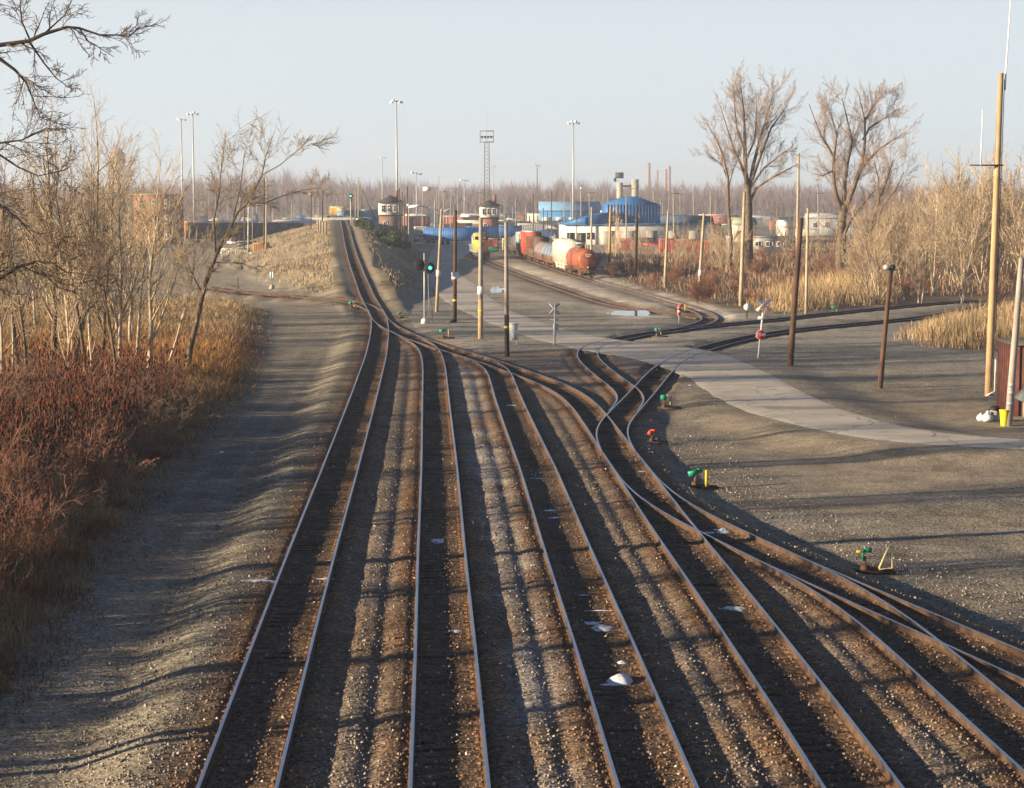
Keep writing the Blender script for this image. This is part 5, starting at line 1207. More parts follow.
# derrick
dr = thing('derrick', (at(369, 300, 540)[0], 540, 3), 'dark leaning derrick boom left of the hip-roofed tower', 'crane'); k = MB(); k.cyl((1.6, 0, 3.5), (-1.6, 0, 11), .22, .12, 6); k.build('boom', M['darksteel'], dr); MB().cyl((-1.9, 0, 3.5), (-1.7, 0, 9.5), .12, .1, 6).build('post', M['darksteel'], dr); MB().box((0, 0, 2), (4.6, 2, 3.2)).build('cab', BLUE2, dr)

# ------------------------------------------------------------------ poles of the far yard
rgp = random.Random(21)
farp = [(455+0, 0, 0)]
lst = [  # px, ytop, Y, radius, material, label
 (399.6, 188, 470, .17, 'pole_dark', 'brown pole close behind the tallest light mast'), (402.0, 192, 440, .15, 'pole_dark', 'brown pole, second right of the tallest light mast'), (404.5, 195, 450, .15, 'pole_dark', 'thin brown pole, third right of the tallest light mast'), (407.6, 186, 455, .16, 'pole_black', 'black pole, fourth right of the tallest light mast'),
 (409, 205, 440, .17, 'pole_pale', 'short pale pole with a lamp, fifth right of the tallest light mast'),
 (422.5, 185, 620, .2, 'pole_pale', 'pale pole holding a small white board in the far yard'), (435, 200, 520, .3, 'pole_grey', 'thick grey pole before the blue trailer'), (439, 176, 900, .2, 'pole_grey', 'thin tall far pole above the pale leaning one'),
 (451, 197, 640, .2, 'pole_grey', 'far grey pole left of the dark brown one'), (516, 196, 560, .16, 'pole_grey', 'thin pole beside the grey tank car row'),
 (533.6, 194, 500, .17, 'pole_dark', 'brown pole in front of the far tank cars'), (543.5, 208, 460, .15, 'pole_dark', 'first short brown pole of three before the blue shed'), (547.5, 212, 455, .15, 'pole_dark', 'second short brown pole of three before the blue shed'), (551.7, 191, 470, .17, 'pole_dark', 'tall third brown pole before the blue shed'),
 (564, 192, 620, .18, 'pole_pale', 'pale pole left of the second tall light mast'), (571, 193, 600, .15, 'pole_pale', 'pale pole touching the second tall light mast'), (581, 188, 600, .18, 'pole_pale', 'pale lamp pole right of the second tall light mast'), (589.5, 190, 600, .18, 'pole_grey', 'grey pole between the blue shed and the gable'),
 (576.5, 200, 470, .15, 'pole_dark', 'brown pole before the blue lean-to roof'), (603, 190, 620, .15, 'pole_grey', 'thin pole left of the grain elevator'), (607.5, 188, 700, .15, 'pole_grey', 'fainter thin pole left of the grain elevator'),
 (626, 195, 480, .18, 'pole_grey', 'grey pole in front of the blue gable'), (653.6, 190, 700, .22, 'pole_pale', 'pale pole below the horizon chimneys'), (673.5, 190, 480, .2, 'pole_grey', 'pale pole with crossarms right of the gable'), (680, 192, 620, .18, 'pole_pale', 'thin pale pole right of the crossarm pole'), (693.5, 190, 640, .18, 'pole_pale', 'pale pole near the right end of the warehouse'), (710, 191, 600, .18, 'pole_pale', 'pale pole just past the warehouse end'),
 (818, 190, 520, .2, 'pole_grey', 'grey pole between the cottonwoods'),
 (245, 196, 400, .16, 'pole_dark', 'brown pole left of the white far pole at the left yard'), (248.5, 188, 390, .15, 'silver', 'white pole with dark top in the left yard'), (253, 204, 420, .1, 'pole_grey', 'thin short pole in the left yard'), (257.5, 182, 520, .2, 'pole_grey', 'grey pole in the left yard, behind the pale one'), (264.5, 178, 400, .17, 'pole_dark', 'brown pole hard against the tall pale one in the left yard'), (266.6, 176, 390, .2, 'pole_pale', 'tall pale pole in the left yard'),
 (311.5, 194, 430, .14, 'pole_dark', 'lamp pole left of the embankment crest'), (323, 190, 440, .16, 'pole_black', 'dark pole at the embankment crest'), (358.8, 177, 430, .14, 'pole_pale', 'thin tall pale pole right of the embankment track'), (356, 192, 460, .12, 'pole_pale', 'short thin pale pole right of the far green signal')]
for px, yt, Y, r, m, lb in lst:
    x = at(px, 300, Y)[0]; z = H1(x, Y); t = at(px + rgp.uniform(-.4, .4), yt, Y)
    rt, d = pole((x, Y, z), t, r, r * .7, m, lb, n=6, group=None)
    if 'crossarm' in lb or 'grey pole between' in lb: MB().box((0, -.2, d.z - .8), (2.6, .12, .14)).build('crossarm', M['pole_dark'], rt)
    if 'lamp' in lb: MB().box((0, -.2, d.z), (.8, .5, .5), top=.7).build('lamp', M['signwhite'], rt)
    if 'board' in lb: MB().box((1.6, -.2, d.z - 1.2), (2.6, .1, 1.3)).build('board', M['signwhite'], rt)
    if 'thick grey' in lb: psign(rt, d, 2.0, .7, 1.4, y=-.4)
fp = None
for i in range(46):
    px = rgp.uniform(205, 720); Y = rgp.uniform(640, 1000); z = 0; x = at(px, 300, Y)[0]; hgt = rgp.uniform(8, 17)
    if fp is None:
        fp = thing('utility_pole', (x, Y, 0), 'one of many thin distant poles dotted over the far yard', 'pole', 'thin distant poles of the far yard')
        MB().cyl((0, 0, 0), (0, 0, 12), .2, .14, 6).build('shaft', M['pole_grey'], fp); MB().box((0, -.18, 11.2), (2.0, .12, .14)).build('crossarm', M['pole_dark'], fp)
    else: dup(fp, (x, Y, 0), 0, (1, 1, hgt / 12))
for i, (px, Y, lb) in enumerate([(318.5, 415, 'leaning crest post, leftmost of the embankment posts'), (321, 405, 'pale crest post, second of the embankment posts'), (323.5, 395, 'pale crest post, third of the embankment posts'), (326.3, 385, 'thickest pale crest post nearest the track')]):
    x = at(px, 300, Y)[0]; z = H1(x, Y); tag(MB().box((0, 0, 1.0), (.4, .4, 2.6), top=.9).build('post', M['pole_pale'], loc=(x, Y, z)), lb, 'post')

# ------------------------------------------------------------------ rail vehicles (length along x, rail top at z 0)
def bogies(r, L):
    for s in (-1, 1):
        b = MB(); b.box((s * (L / 2 - 2.1), .98, .55), (2.3, .16, .42), top=.7); b.box((s * (L / 2 - 2.1), -.98, .55), (2.3, .16, .42), top=.7); b.box((s * (L / 2 - 2.1), 0, .6), (.5, 2.0, .35))
        bg = b.build('bogie', M['rusty'], r)
        for q in (-.85, .85): 
            w = MB(); 
            for y in (-.75, .75): w.lathe([(.46, -.06), (.46, .06)], (s * (L / 2 - 2.1) + q, y, .46), 14, axis=1)
            w.cyl((s * (L / 2 - 2.1) + q, -.7, .46), (s * (L / 2 - 2.1) + q, .7, .46), .08, None, 6); w.build('wheelset', M['darksteel'], bg)
def couplers(r, L):
    for s in (-1, 1): MB().box((s * (L / 2 + .3), 0, .85), (.8, .25, .3)).build('coupler', M['darksteel'], r)
def ladder(r, x, y, z0, z1, m=None, w=.4):
    l = MB(); 
    for s in (-1, 1): l.box((x + s * w / 2, y, (z0 + z1) / 2), (.04, .05, z1 - z0))
    for i in range(int((z1 - z0) / .35)): l.box((x, y, z0 + .2 + i * .35), (w, .04, .04))
    l.build('ladder', m or M['darksteel'], r)
def tankcar(label, body, group=None, L=16.5, frame=None):
    r = thing('tank_car', (0, 0, 0), label, 'tank car', group); R = 1.52; zc = 2.62; h = L / 2 - .7
    fr = frame or M['rusty']
    MB().box((0, 0, 1.08), (L - .3, 1.0, .26)).box((-L/2 + .5, 0, 1.05), (.9, 2.9, .2)).box((L/2 - .5, 0, 1.05), (.9, 2.9, .2)).build('underframe', fr, r)
    t = MB(); t.lathe([(.05, -h), (.7, -h + .05), (1.2, -h + .25), (1.45, -h + .5), (R, -h + .9), (R, -.02), (R, h - .9), (1.45, h - .5), (1.2, h - .25), (.7, h - .05), (.05, h)], (0, 0, zc), 28, axis=0); t.build('tank', body, r, smooth=True)
    MB().lathe([(.55, 0), (.55, .45), (.4, .55)], (0, 0, zc + R - .1), 14).build('dome', fr, r)
    rl = MB(); 
    for x in (-1.3, 1.3): 
        for y in (-.8, .8): rl.cyl((x, y, zc + R - .3), (x, y, zc + R + .75), .035, None, 5)
    for y in (-.8, .8): rl.cyl((-1.3, y, zc + R + .75), (1.3, y, zc + R + .75), .035, None, 5)
    for x in (-1.3, 1.3): rl.cyl((x, -.8, zc + R + .75), (x, .8, zc + R + .75), .035, None, 5)
    rl.build('dome_railing', M['signwhite'] if 'rust' in label else fr, r)
    for x in (-L/2 + 2.2, L/2 - 2.2): MB().box((x, 0, 1.5), (.7, 2.5, .9), top=1.1).build('saddle', fr, r)
    for s in (-1, 1): ladder(r, 0, s * 1.56, 1.0, 3.8, fr)
    for s in (-1, 1): MB().cyl((s * (L/2 - .1), -1.3, 1.9), (s * (L/2 - .1), 1.3, 1.9), .035, None, 5).build('end_rail', fr, r)
    bogies(r, L); couplers(r, L); return r
def boxcar(label, body, H=3.9, L=16, group=None, m2=None, nm='boxcar', door=True, endm=None):
    r = thing(nm, (0, 0, 0), label, 'freight car', group); MB().box((0, 0, 1.1), (L - .1, 2.7, .22)).build('underframe', M['rusty'], r)
    b = MB(); b.box((0, 0, 1.2 + H / 2), (L - .5, 2.95, H)); n = 16
    for i in range(n):
        x = -L/2 + .5 + (L - 1) * i / (n - 1)
        for s in (-1, 1): b.box((x, s * 1.5, 1.2 + H / 2), (.12, .07, H - .3))
    for s in (-1, 1):
        for k in range(4): b.box((s * (L/2 - .22), 0, 1.7 + k * H / 4.2), (.08, 2.6, .14))
    b.build('body', body, r)
    MB().prism([(-1.5, 1.2 + H), (1.5, 1.2 + H), (0, 1.4 + H)], 0, -L/2 + .2, L/2 - .2).build('roof', m2 or M['galv'], r)
    if door:
        for s in (-1, 1): MB().box((0, s * 1.56, 1.2 + H * .5), (3.0, .08, H - .4)).build('door', body, r)
    ladder(r, L/2 - .6, -1.56, 1.1, 1.1 + H); ladder(r, -L/2 + .6, 1.56, 1.1, 1.1 + H); bogies(r, L); couplers(r, L); return r
def hopper(label, body, L=16, H=3.7, group=None):
    r = thing('covered_hopper', (0, 0, 0), label, 'freight car', group); b = MB()
    b.prism([(-1.5, 1.5), (-1.55, 1.5 + H * .8), (-1.1, 1.4 + H), (1.1, 1.4 + H), (1.55, 1.5 + H * .8), (1.5, 1.5)], 0, -L/2 + 1.0, L/2 - 1.0)
    b.prism([(-L/2 + .4, 1.2), (-L/2 + .4, 1.6), (-L/2 + 2.0, 3.6), (L/2 - 2.0, 3.6), (L/2 - .4, 1.6), (L/2 - .4, 1.2)], 1, -.2, .2)
    for i in range(9): 
        for s in (-1, 1): b.box((-L/2 + 1.4 + i * (L - 2.8) / 8, s * 1.56, 1.6 + H * .4), (.12, .1, H * .78))
    b.build('body', body, r); ch = MB()
    for i in range(3): ch.prism([(-1.8 + i * 4.6 - 4.6 + 1.6, .6), (-3.2 + (i - 1) * 4.6 + 1.0, 1.55), (.0 + (i - 1) * 4.6 + 2.2, 1.55), (.2 + (i - 1) * 4.6, .6)], 1, -1.2, 1.2)
    ch.build('chutes', body, r); rw = MB(); rw.box((0, 0, 1.4 + H + .12), (L - 1.5, .7, .06)); rw.build('running_board', M['galv'], r)
    hr = MB(); 
    for x in (L/2 - 1.1, -L/2 + 1.1):
        for y in (-1.2, 1.2): hr.cyl((x, y, 1.2), (x, y, 2.2 + H), .03, None, 5)
    hr.build('end_ladder', M['signwhite'], r); MB().box((0, 0, 1.15), (L - .2, 2.4, .18)).build('underframe', M['rusty'], r); bogies(r, L); couplers(r, L); return r
def coilcar(label, cols, L=15.5, group=None):
    r = thing('coil_car', (0, 0, 0), label, 'freight car', group); MB().box((0, 0, 1.25), (L - .2, 2.7, .5)).build('deck', M['rusty'], r)
    sl = MB(); 
    for s in (-1, 1): sl.box((0, s * 1.4, 1.75), (L - .4, .1, .7))
    sl.build('side_sill', cm('brown_paint', (.15, .08, .05)), r); n = len(cols); w = (L - .8) / n
    for i, m in enumerate(cols):
        c = MB(); x0 = -L/2 + .4 + i * w; pr = [(1.42 * math.cos(a), 1.9 + 2.0 * math.sin(a)) for a in [k * math.pi / 12 for k in range(13)]]; c.prism(pr, 0, x0 + .08, x0 + w - .12)
        pr2 = [(1.48 * math.cos(a), 1.9 + 2.06 * math.sin(a)) for a in [k * math.pi / 12 for k in range(13)]]
        for q in (.1, w - .25): c.prism(pr2, 0, x0 + q, x0 + q + .12)
        c.build('coil_hood', m, r, smooth=False)
    bogies(r, L); couplers(r, L); return r
def opencar(label, body, L=15, group=None):
    r = thing('open_freight_car', (0, 0, 0), label, 'freight car', group); MB().box((0, 0, 1.2), (L, 2.8, .3)).build('deck', body, r); b = MB()
    for i in range(7):
        x = -L/2 + .3 + i * (L - .6) / 6
        for s in (-1, 1): b.box((x, s * 1.4, 2.9), (.2, .14, 3.4))
        b.box((x, 0, 4.55), (.2, 2.9, .16))
    for s in (-1, 1): b.box((0, s * 1.4, 1.9), (L - .2, .1, 1.2)); b.box((0, s * 1.4, 4.5), (L - .2, .1, .2))
    b.box((L/2 - .15, 0, 2.9), (.12, 2.7, 3.3)); b.build('frame', body, r); bogies(r, L); couplers(r, L); return r
def loco(label):
    r = thing('locomotive', (0, 0, 0), label, 'locomotive'); L = 17.5; Yl = cm('locomotive_yellow', (.60, .42, .05), .5); Bl = cm('locomotive_blue', (.20, .25, .31), .5); Gr = cm('locomotive_grey', (.45, .47, .48), .5)
    MB().box((0, 0, 1.35), (L, 3.0, .35)).build('underframe', Bl, r); MB().box((0, 0, .85), (4.5, 2.2, .75)).build('fuel_tank', M['darksteel'], r)
    MB().box((-1.6, 0, 2.95), (11.6, 1.8, 2.6)).build('long_hood', Bl, r); MB().box((5.4, 0, 3.15), (2.6, 2.9, 3.2), top=.96).build('cab', Yl, r); MB().box((7.6, 0, 2.55), (1.9, 2.2, 1.95), top=.9).build('nose', Yl, r)
    MB().prism([(-1.45, 4.74), (1.45, 4.74), (1.0, 5.0), (-1.0, 5.0)], 0, 4.0, 6.8).build('cab_roof', Bl, r)
    for y in (-.95, .95): MB().box((6.72, y, 3.95), (.05, .75, .65)).build('windscreen', M['glass'], r)
    for s in (-1, 1): MB().box((5.4, s * 1.44, 3.8), (1.5, .05, .75)).build('side_window', M['glass'], r)
    MB().box((8.57, 0, 2.85), (.03, .75, .16)).box((8.57, -.28, 2.85), (.035, .14, .7)).box((8.57, .28, 2.85), (.035, .14, .7)).build('nose_mark', M['black'], r)
    f = MB(); 
    for x in (-5.5, -3.5): f.lathe([(.75, 0), (.75, .3)], (x, 0, 4.25), 12)
    f.box((0, 0, 4.35), (2, 1.6, .25)); f.build('roof_fan', Gr, r); MB().box((-4.6, 0, 3.2), (3, 1.86, 1.4)).build('radiator_grille', Gr, r)
    h = MB(); 
    for s in (-1, 1):
        for i in range(10): h.cyl((-7.9 + i * 1.25, s * 1.42, 1.5), (-7.9 + i * 1.25, s * 1.42, 2.55), .03, None, 4)
        h.cyl((-7.9, s * 1.42, 2.55), (3.4, s * 1.42, 2.55), .035, None, 4)
    h.build('handrail', Gr, r); MB().box((8.8, 0, .75), (.3, 2.9, .9)).build('pilot', M['darksteel'], r)
    for y in (-.25, .25): MB().lathe([(.12, 0), (.12, .06)], (6.78, y, 4.55), 10, axis=0).build('headlight', M['signwhite'], r)
    bogies(r, L + 1); couplers(r, L); return r
def on_track(o, key, s, zoff=0):
    c = TR[key]; sl = np.concatenate([[0], np.cumsum(np.linalg.norm(np.diff(c, axis=0), axis=1))]); s = sl[-1] - s
    x, y = np.interp(s, sl, c[:, 0]), np.interp(s, sl, c[:, 1]); x2, y2 = np.interp(s + 3, sl, c[:, 0]), np.interp(s + 3, sl, c[:, 1]); x1, y1 = np.interp(s - 3, sl, c[:, 0]), np.interp(s - 3, sl, c[:, 1])
    o.location = (x, y, ZOFF[key]); o.rotation_euler = (0, 0, math.atan2(y2 - y1, x2 - x1))
def s_at(key, Y):
    c = TR[key]; sl = np.concatenate([[0], np.cumsum(np.linalg.norm(np.diff(c, axis=0), axis=1))]); i = int(np.abs(c[:, 1] - Y).argmin()); return sl[-1] - sl[i]
TK = cm('rust_orange_tank', (.30, .085, .04), .5, var=.3, scale=1.2); GT = cm('grey_tank', (.12, .115, .12), .55); WH = cm('hopper_white', (.60, .56, .47)); OB = cm('boxcar_orange', (.52, .10, .05)); BRN = cm('car_brown', (.13, .075, .05)); TL_ = cm('boxcar_teal_white', (.34, .42, .43)); SLV = cm('coil_hood_silver', (.16, .20, .24), .6); RST = cm('coil_hood_rust', (.30, .14, .09))
s0 = s_at('Z1', 289) + 8
t1 = tankcar('rust-orange tank car at the near end of the standing train', TK); on_track(t1, 'Z1', s0)
mk = MB()
for k, w in ((0, .9), (1, .7)):
    for i in range(int(w / .12)): mk.box((7.60, -w / 2 + i * .13 + (.1), 3.35 - k * .24), (.02, .08, .12))
mk.build('stencil_marks', M['signwhite'], t1)
MB().lathe([(.12, 0), (.12, .05)], (8.4, -.1, 1.55), 10, axis=0).build('end_marker', M['signwhite'], t1)
q = s0 + 17.3
for fn, LL in ((lambda: hopper('cream-white covered hopper right behind the rust-orange tank car', WH), 16), (lambda: coilcar('coil car with three silver-blue hoods behind the white hopper', [SLV, SLV, SLV]), 15.5), (lambda: coilcar('coil car with a rusty hood among silver ones, second behind the white hopper', [SLV, RST, SLV]), 15.5),
               (lambda: opencar('brown open-framed freight car in the middle of the train', BRN), 15), (lambda: boxcar('bright orange-red boxcar in the middle of the train', OB, 4.1, 15.5), 15.5), (lambda: boxcar('white and teal boxcar behind the orange-red one', TL_, 3.6, 15, endm=None), 15), (lambda: tankcar('dark grey tank car at the far end of the standing train', GT), 16.5)):
    o = fn(); on_track(o, 'Z1', q); q += LL + 1.3
lo = loco('yellow-nosed blue-grey locomotive standing on the spur behind the pale poles'); on_track(lo, 'Z2', s_at('Z2', 385) + 8)
# far rows of stock
def row(proto, px0, px1, Y, n, rz=0.12, z=.35, used=[]):
    for i in range(n):
        px = px0 + (px1 - px0) * i / max(1, n - 1); x = at(px, 300, Y)[0]
        if i == 0: proto.location = (x, Y, z); proto.rotation_euler = (0, 0, rz)
        else: dup(proto, (x, Y + (i % 3) * 9, z), rz)
row(tankcar('dark grey tank car in the far row right of the second signal tower', GT, 'far row of dark tank cars', frame=M['rusty']), 509, 560, 640, 2)
row(hopper('pale covered hopper in the far line beyond the tank car row', WH, group='far line of pale hoppers'), 500, 590, 800, 3, z=.6)
row(boxcar('distant rust-red boxcar in the line left of the second signal tower', cm('far_rust', (.33, .13, .09)), group='far rust-red boxcars'), 408, 462, 700, 2, z=.4)
row(boxcar('distant white boxcar left of the second signal tower', WHITE, group='far white boxcars'), 425, 480, 780, 2, z=.6, rz=.4)
row(boxcar('distant dark freight car in the left yard behind the trees', cm('far_dark', (.055, .055, .065)), group='dark freight cars of the left yard'), 206, 300, 520, 7, z=.2, rz=1.25)
row(boxcar('distant pale container car above the dark freight cars in the left yard', cm('far_cream', (.52, .47, .38)), 2.8, group='pale container cars of the left yard'), 222, 312, 620, 6, z=.4, rz=1.3)
row(boxcar('distant orange-red boxcar at the top of the left yard', OB, 3.2, group='orange-red boxcars of the left yard'), 208, 291, 600, 2, z=.4, rz=.9)
row(boxcar('blue-grey boxcar beyond the embankment crest', cm('far_bluegrey', (.16, .22, .30)), 3.2, group='blue-grey boxcars beyond the embankment'), 352, 372, 660, 2, z=3.5, rz=1.2)
tag(tankcar('white tank car standing beyond the embankment crest', cm('white_tank', (.62, .62, .6))), None).location = (at(329, 300, 520)[0], 520, 2.6)
hy = boxcar('small yellow freight car beyond the embankment crest', cm('far_yellow', (.6, .40, .08)), 2.6, 8); hy.location = (at(342, 300, 680)[0], 680, 5.0)
# trailers and containers
def trailer(label, m, L=13.6, H=2.9, group=None):
    r = thing('trailer', (0, 0, 0), label, 'trailer', group); b = MB(); b.box((0, 0, 1.2 + H / 2), (L, 2.5, H))
    for i in range(22): b.box((-L/2 + .3 + i * (L - .6) / 21, -1.26, 1.2 + H / 2), (.06, .05, H - .2))
    b.build('body', m, r); MB().box((0, 0, 1.1), (L, 1.2, .2)).build('chassis', M['darksteel'], r)
    for x in (-L/2 + 1.2, -L/2 + 2.4):
        w = MB(); 
        for y in (-1.05, 1.05): w.lathe([(.5, -.15), (.5, .15)], (x, y, .5), 14, axis=1)
        w.build('wheels', M['black'], r)
    MB().box((L/2 - 2, 0, .6), (.15, 1.8, 1.1)).build('landing_leg', M['darksteel'], r); return r
BT = cm('trailer_blue', (.035, .15, .42), .6)
for px, Y, rz, lb in ((447, 520, 0, 'bright blue trailer left of the dark brown pole'), (462, 505, 0, 'bright blue trailer overlapping another, right of the dark brown pole'), (482, 545, .2, 'blue trailer below the second signal tower'), (508, 560, 0, 'blue trailer half hidden behind the far tank cars')):
    o = trailer(lb, BT, 12 if px < 480 else 8); o.location = (at(px, 300, Y)[0], Y, 0); o.rotation_euler = (0, 0, rz)
def container(px, Y, w, h, m, label, top=None):
    x = at(px, 300, Y)[0]; r = thing('container', (x, Y, 0), label, 'container'); b = MB(); b.box((0, 0, h / 2 + .1), (w, 2.4, h))
    for i in range(int(w / .35)): b.box((-w/2 + .2 + i * .35, -1.22, h / 2 + .1), (.14, .06, h - .2))
    b.build('body', m, r); MB().box((0, 0, h + .16), (w + .1, 2.5, .1)).build('roof', top or m, r); return r
container(492.5, 440, 2.6, 2.6, cm('salmon_red', (.52, .16, .11)), 'salmon-red container with a white top behind the locomotive', M['signwhite']); container(493.5, 432, 2.2, .9, cm('skip_green', (.01, .22, .12)), 'low green skip in front of the salmon-red container'); container(505, 450, 1.2, 2.4, cm('dull_yellow', (.55, .5, .2)), 'narrow yellowish container right of the green skip')
for i, (px, Y, w, h, c, lb) in enumerate([(470, 480, 3, 1.2, (.6, .6, .6), 'low white crate on the ground between the blue trailers'), (628, 440, 4, 2.6, (.42, .13, .08), 'brick-red container, leftmost beyond the saplings'), (667, 430, 3.6, 2.8, (.5, .1, .07), 'red container in the middle beyond the saplings'), (688, 430, 6, 2.6, (.42, .13, .08), 'long brick-red container beyond the saplings'), (712, 430, 5.4, 2.4, (.42, .14, .09), 'brick-red container at the right beyond the saplings'),
    (262, 395, 3.0, 2.6, (.45, .22, .07), 'orange machine body in the left yard'), (262, 385, 4.4, .9, (.62, .56, .42), 'cream low load in front of the orange machine'), (236, 400, 5.5, 1.4, (.6, .55, .47), 'long cream low load at the left of the left yard'), (346, 600, 6, 2.6, (.55, .54, .5), 'white container beyond the top of the embankment track')]):
    container(px, Y, w, h, cm('painted_%s' % 'abcdefghijkl'[i], c), lb)

# ------------------------------------------------------------------ road vehicles
def car(label, m, L=4.6, H=1.5, kind='car', cat='car', group=None):
    r = thing('parked_' + kind, (0, 0, 0), label, cat, group); w = .92; hb = .85 if kind == 'car' else 1.0
    b = MB(); b.prism([(-L/2, .35), (-L/2 - .03, hb * .85), (-L/2 + .2, hb), (L/2 - .3, hb * .95), (L/2, hb * .75), (L/2 + .03, .35)], 1, -w, w); b.build('body', m, r)
    if kind == 'car': pr = [(-L * .40, hb - .02), (-L * .27, H), (L * .10, H), (L * .26, hb - .02)]
    elif kind == 'pickup': pr = [(-L * .08, hb - .02), (-L * .05, H), (L * .14, H), (L * .25, hb - .02)]
    else: pr = [(-L * .48, hb - .02), (-L * .46, H), (L * .22, H), (L * .34, hb - .02)]
    c = MB(); c.prism(pr, 1, -w * .86, w * .86); c.build('windows', M['glass'], r); xs = [p[0] for p in pr[1:3]]
    MB().box(((xs[0] + xs[1]) / 2, 0, H + .02), (xs[1] - xs[0] + .08, w * 1.72, .06)).build('roof', m, r)
    pl = MB()
    for x in (pr[1][0], (pr[1][0] + pr[2][0]) / 2, pr[2][0]):
        for s in (-1, 1): pl.box((x, s * w * .865, (H + hb) / 2), (.09, .03, H - hb))
    pl.build('pillars', m, r)
    for x in (-L * .31, L * .32):
        for s in (-1, 1):
            wh = MB().lathe([(.34, -.1), (.34, .1)], (x, s * (w - .06), .34), 16, axis=1).build('wheel', M['black'], r); MB().lathe([(.19, -.112), (.19, .112)], (x, s * (w - .06), .34), 10, axis=1).build('rim', M['silver'], wh)
    for s in (-1, 1):
        MB().box((L/2 + .03, s * w * .7, hb * .68), (.05, .34, .16)).build('headlight', M['signwhite'], r); MB().box((-L/2 - .03, s * w * .75, hb * .72), (.05, .26, .16)).build('tail_light', M['red'], r)
    MB().box((L/2 + .04, 0, hb * .6), (.05, .8, .2)).build('grille', M['black'], r); MB().box((L/2 + .06, 0, .42), (.1, 1.8, .16)).build('bumper', M['galv'], r)
    return r
CW = cm('car_white', (.7, .7, .7), .3); CR = cm('car_maroon', (.22, .02, .05), .3); CD = cm('car_dark', (.04, .045, .06), .3); CRD = cm('car_red', (.42, .03, .03), .35); CS = cm('car_silver', (.4, .41, .42), .3, metal=.4)
def park(o, px, py, rz):
    p = P(px, py, 0); o.location = (p[0], p[1], 0); o.rotation_euler = (0, 0, rz); return o
park(car('white pickup truck facing the camera on the shaded road', CW, 5.2, 1.8, 'pickup', 'pickup truck'), 417, 246, -1.5)
park(car('white car behind the white pickup on the shaded road', CW, 4.6, 1.5), 421, 240, -1.2)
park(car('silver car with red lights below the blue trailers', CS), 452, 240, .1); park(car('pale car partly behind the dark brown pole', CW), 446, 239, .1)
park(car('maroon van in front of the white building with the blue roof', CR, 4.6, 1.75, 'van', 'van'), 565, 243.5, -1.5); park(car('dark blue car right of the maroon van', CD), 579, 242.5, -1.5); park(car('white car right of the dark blue one, by the building door', CW), 588, 243, -1.5)
park(car('silver car left of the maroon van', CS), 557, 241.5, -1.4); park(car('white van farther left of the silver car', CW, 4.8, 1.9, 'van', 'van'), 553, 239.5, -1.4)
park(car('bright red truck between the brick-red containers', CRD, 5.4, 2.2, 'truck', 'truck'), 650, 247, -.6); park(car('red pickup right of the bright red truck', CRD, 5.2, 1.9, 'pickup', 'pickup truck'), 660, 243, -.4); park(car('white truck in the left yard', CW, 6, 2.3, 'truck', 'truck'), 251, 252, .2)

# olive bushes on the shady side of the embankment
def bush(seed):
    rs = np.random.RandomState(seed); n = 2600; d = rs.randn(n, 3); d /= np.linalg.norm(d, axis=1)[:, None]; c = np.array([(0, 0, .9), (.8, .3, .7), (-.7, -.2, .6), (.2, -.6, .5)])[rs.randint(0, 4, n)]
    p = c + d * (rs.rand(n, 1) ** .4) * np.array([.8, .8, .75]); p[:, 2] = np.maximum(p[:, 2], 0); u = rs.randn(n, 3) * .07; v = rs.randn(n, 3) * .07
    V = np.stack([p - u, p + v, p + u, p - v], 1).reshape(-1, 3); b = MB(); b.add(V, np.arange(len(V)).reshape(-1, 4)); r = thing('bush', (0, 0, 0), 'x', 'bush'); b.build('leaves', M['shrubgreen'], r)
    st = MB(); 
    for i in range(6): st.tube([(0, 0, -.1), (rs.randn() * .2, rs.randn() * .2, .5), tuple(c[i % 4] + rs.randn(3) * .2)], [.03, .02, .01], 4)
    st.build('stems', M['barebrown'], r); return r
b0_ = bush(1); first = True
for px, Y, sc, lb in ((363, 425, 1.3, 'yellow-green bush highest on the shaded embankment side'), (369, 410, 1.3, 'olive bush second down the shaded embankment side'), (381, 395, 1.5, 'olive bush in the middle of the shaded embankment side'), (394, 375, 1.8, 'largest olive bush near the foot of the shaded embankment side'), (403, 385, 1.2, 'small olive bush at the very foot of the shaded embankment side')):
    x = at(px, 300, Y)[0]; z = H1(x, Y)
    if first: b0_.location = (x, Y, z); b0_.scale = (sc,) * 3; b0_['label'] = lb; first = False
    else: dup(b0_, (x, Y, z), px, sc, label=lb)
# weeds over the embankment and litter around the yard
rs_ = np.random.RandomState(44); n_ = 26000; Yw = rs_.uniform(235, 480, n_); xlw = np.interp(Yw, _Yg, XL); Xw = xlw + np.where(rs_.rand(n_) < .6, -1, 1) * (3.4 + rs_.rand(n_) ** 1.3 * 22)
k_ = rs_.rand(n_) < fnoise(Xw, Yw, 7, 90) * 1.1 - .15; Xw, Yw = Xw[k_], Yw[k_]; ip = ~inpoly(Xw, Yw, ROADPOLY) & (np.abs(Xw - np.interp(Yw, _Yg, XL)) < 3.2 + elev(Yw) * np.where(Xw > np.interp(Yw, _Yg, XL), 2.4, 4)); Xw, Yw = Xw[ip], Yw[ip]
blades('dry_grass', Xw, Yw, .25 + .35 * rs_.rand(len(Xw)), np.full(len(Xw), .09), np.array([.34, .26, .16]) * (.6 + .6 * rs_.rand(len(Xw), 1)), 91)

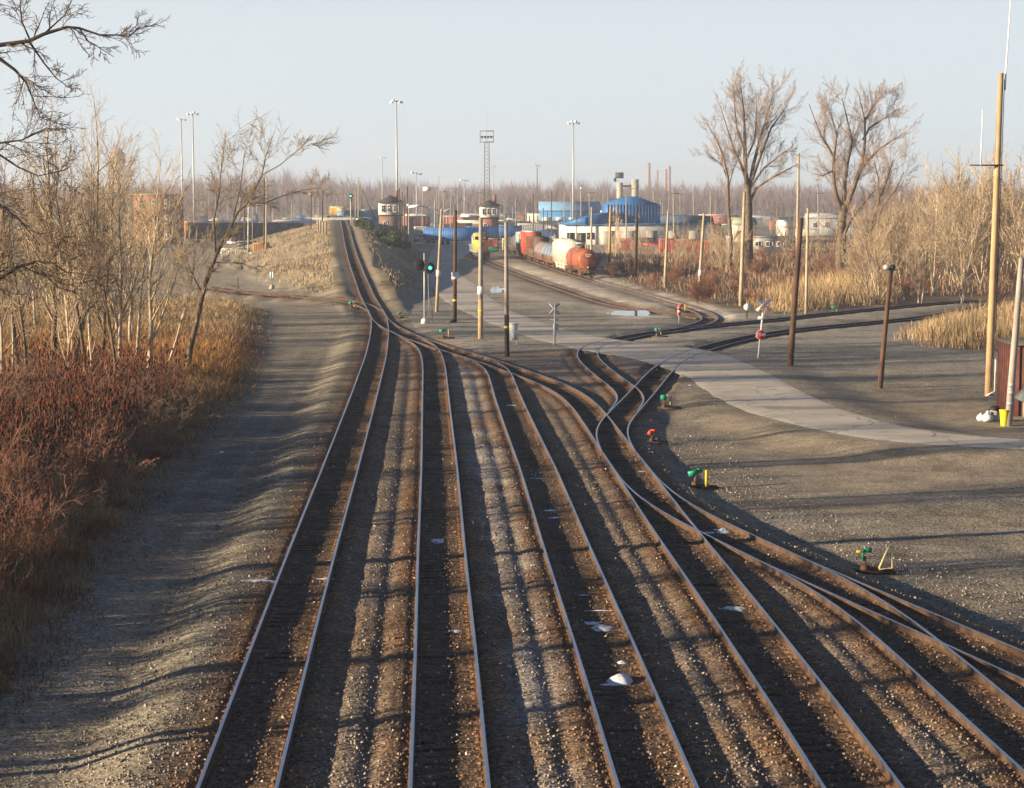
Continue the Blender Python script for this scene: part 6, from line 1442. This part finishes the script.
# small clutter of the far yard
rc = random.Random(31); kinds = []
for nm_, col in (('white', (.6, .58, .54)), ('cream', (.5, .45, .35)), ('rust-brown', (.26, .12, .08)), ('grey', (.26, .27, .29)), ('dark', (.06, .06, .07)), ('orange', (.5, .22, .06)), ('blue', (.06, .16, .36))):
    m_ = cm('clutter_' + nm_.replace('-', '_'), col); p_ = container(450, 600, 7, 2.9, m_, 'one of the distant %s boxes standing in the far yard' % nm_, M['signwhite'] if nm_ == 'grey' else None); p_['group'] = 'distant %s boxes of the far yard' % nm_; kinds.append([p_, False])
for i in range(120):
    k = kinds[rc.choice([0, 0, 0, 1, 1, 2, 2, 3, 3, 4, 4, 5, 6])]; Y = rc.uniform(570, 980); px = rc.choice([rc.uniform(200, 335), rc.uniform(400, 620), rc.uniform(400, 620), rc.uniform(620, 900)]); x = at(px, 300, Y)[0]; sc = (rc.uniform(.5, 1.6), 1, rc.uniform(.7, 1.35)); rz = rc.uniform(-.35, .35)
    if not k[1]: k[0].location = (x, Y, 0); k[0].scale = sc; k[0].rotation_euler = (0, 0, rz); k[1] = True
    else: dup(k[0], (x, Y, 0), rz, sc)
cars_ = [car('one of the distant white cars parked about the far yard', CW, group='distant white cars'), car('one of the distant dark cars parked about the far yard', CD, group='distant dark cars')]
for j, cr_ in enumerate(cars_):
    for i in range(7):
        Y = rc.uniform(480, 640); px = rc.choice([rc.uniform(425, 520), rc.uniform(600, 720), rc.uniform(215, 300)]); x = at(px, 300, Y)[0]
        if i == 0: cr_.location = (x, Y, 0); cr_.rotation_euler = (0, 0, 1.3)
        else: dup(cr_, (x, Y, 0), rc.uniform(-1.6, 1.6))
# trodden weeds scattered over the yard and between the tracks
rs_ = np.random.RandomState(45); n_ = 30000; Yw = 38 + 170 * rs_.rand(n_); Xw = (rs_.rand(n_) * .55 - .27) * Yw
k_ = (fnoise(Xw, Yw, 2.4, 95) > .70) | (fnoise(Xw, Yw, .7, 97) > .80); Xw, Yw = Xw[k_], Yw[k_]; ip = ~inpoly(Xw, Yw, ROADPOLY); Xw, Yw = Xw[ip], Yw[ip]
if len(Xw): blades('weeds', Xw, Yw, .06 + .16 * rs_.rand(len(Xw)), np.full(len(Xw), .014), np.array([.34, .24, .12]) * (.6 + .6 * rs_.rand(len(Xw), 1)), 96, .6)
hz = MB(); hz.box((0, 1400, 34), (9000, 9000, 74)); 
hm = bpy.data.materials.new('haze_air'); hm.use_nodes = True; hn = hm.node_tree; hn.nodes.clear()
ho = hn.nodes.new('ShaderNodeOutputMaterial'); hv = hn.nodes.new('ShaderNodeVolumePrincipled')
hv.inputs['Color'].default_value = (.72, .82, .98, 1); hv.inputs['Density'].default_value = .00027; hv.inputs['Anisotropy'].default_value = .2
hn.links.new(hv.outputs[0], ho.inputs['Volume'])
tag(hz.build('haze', hm), kind='stuff')
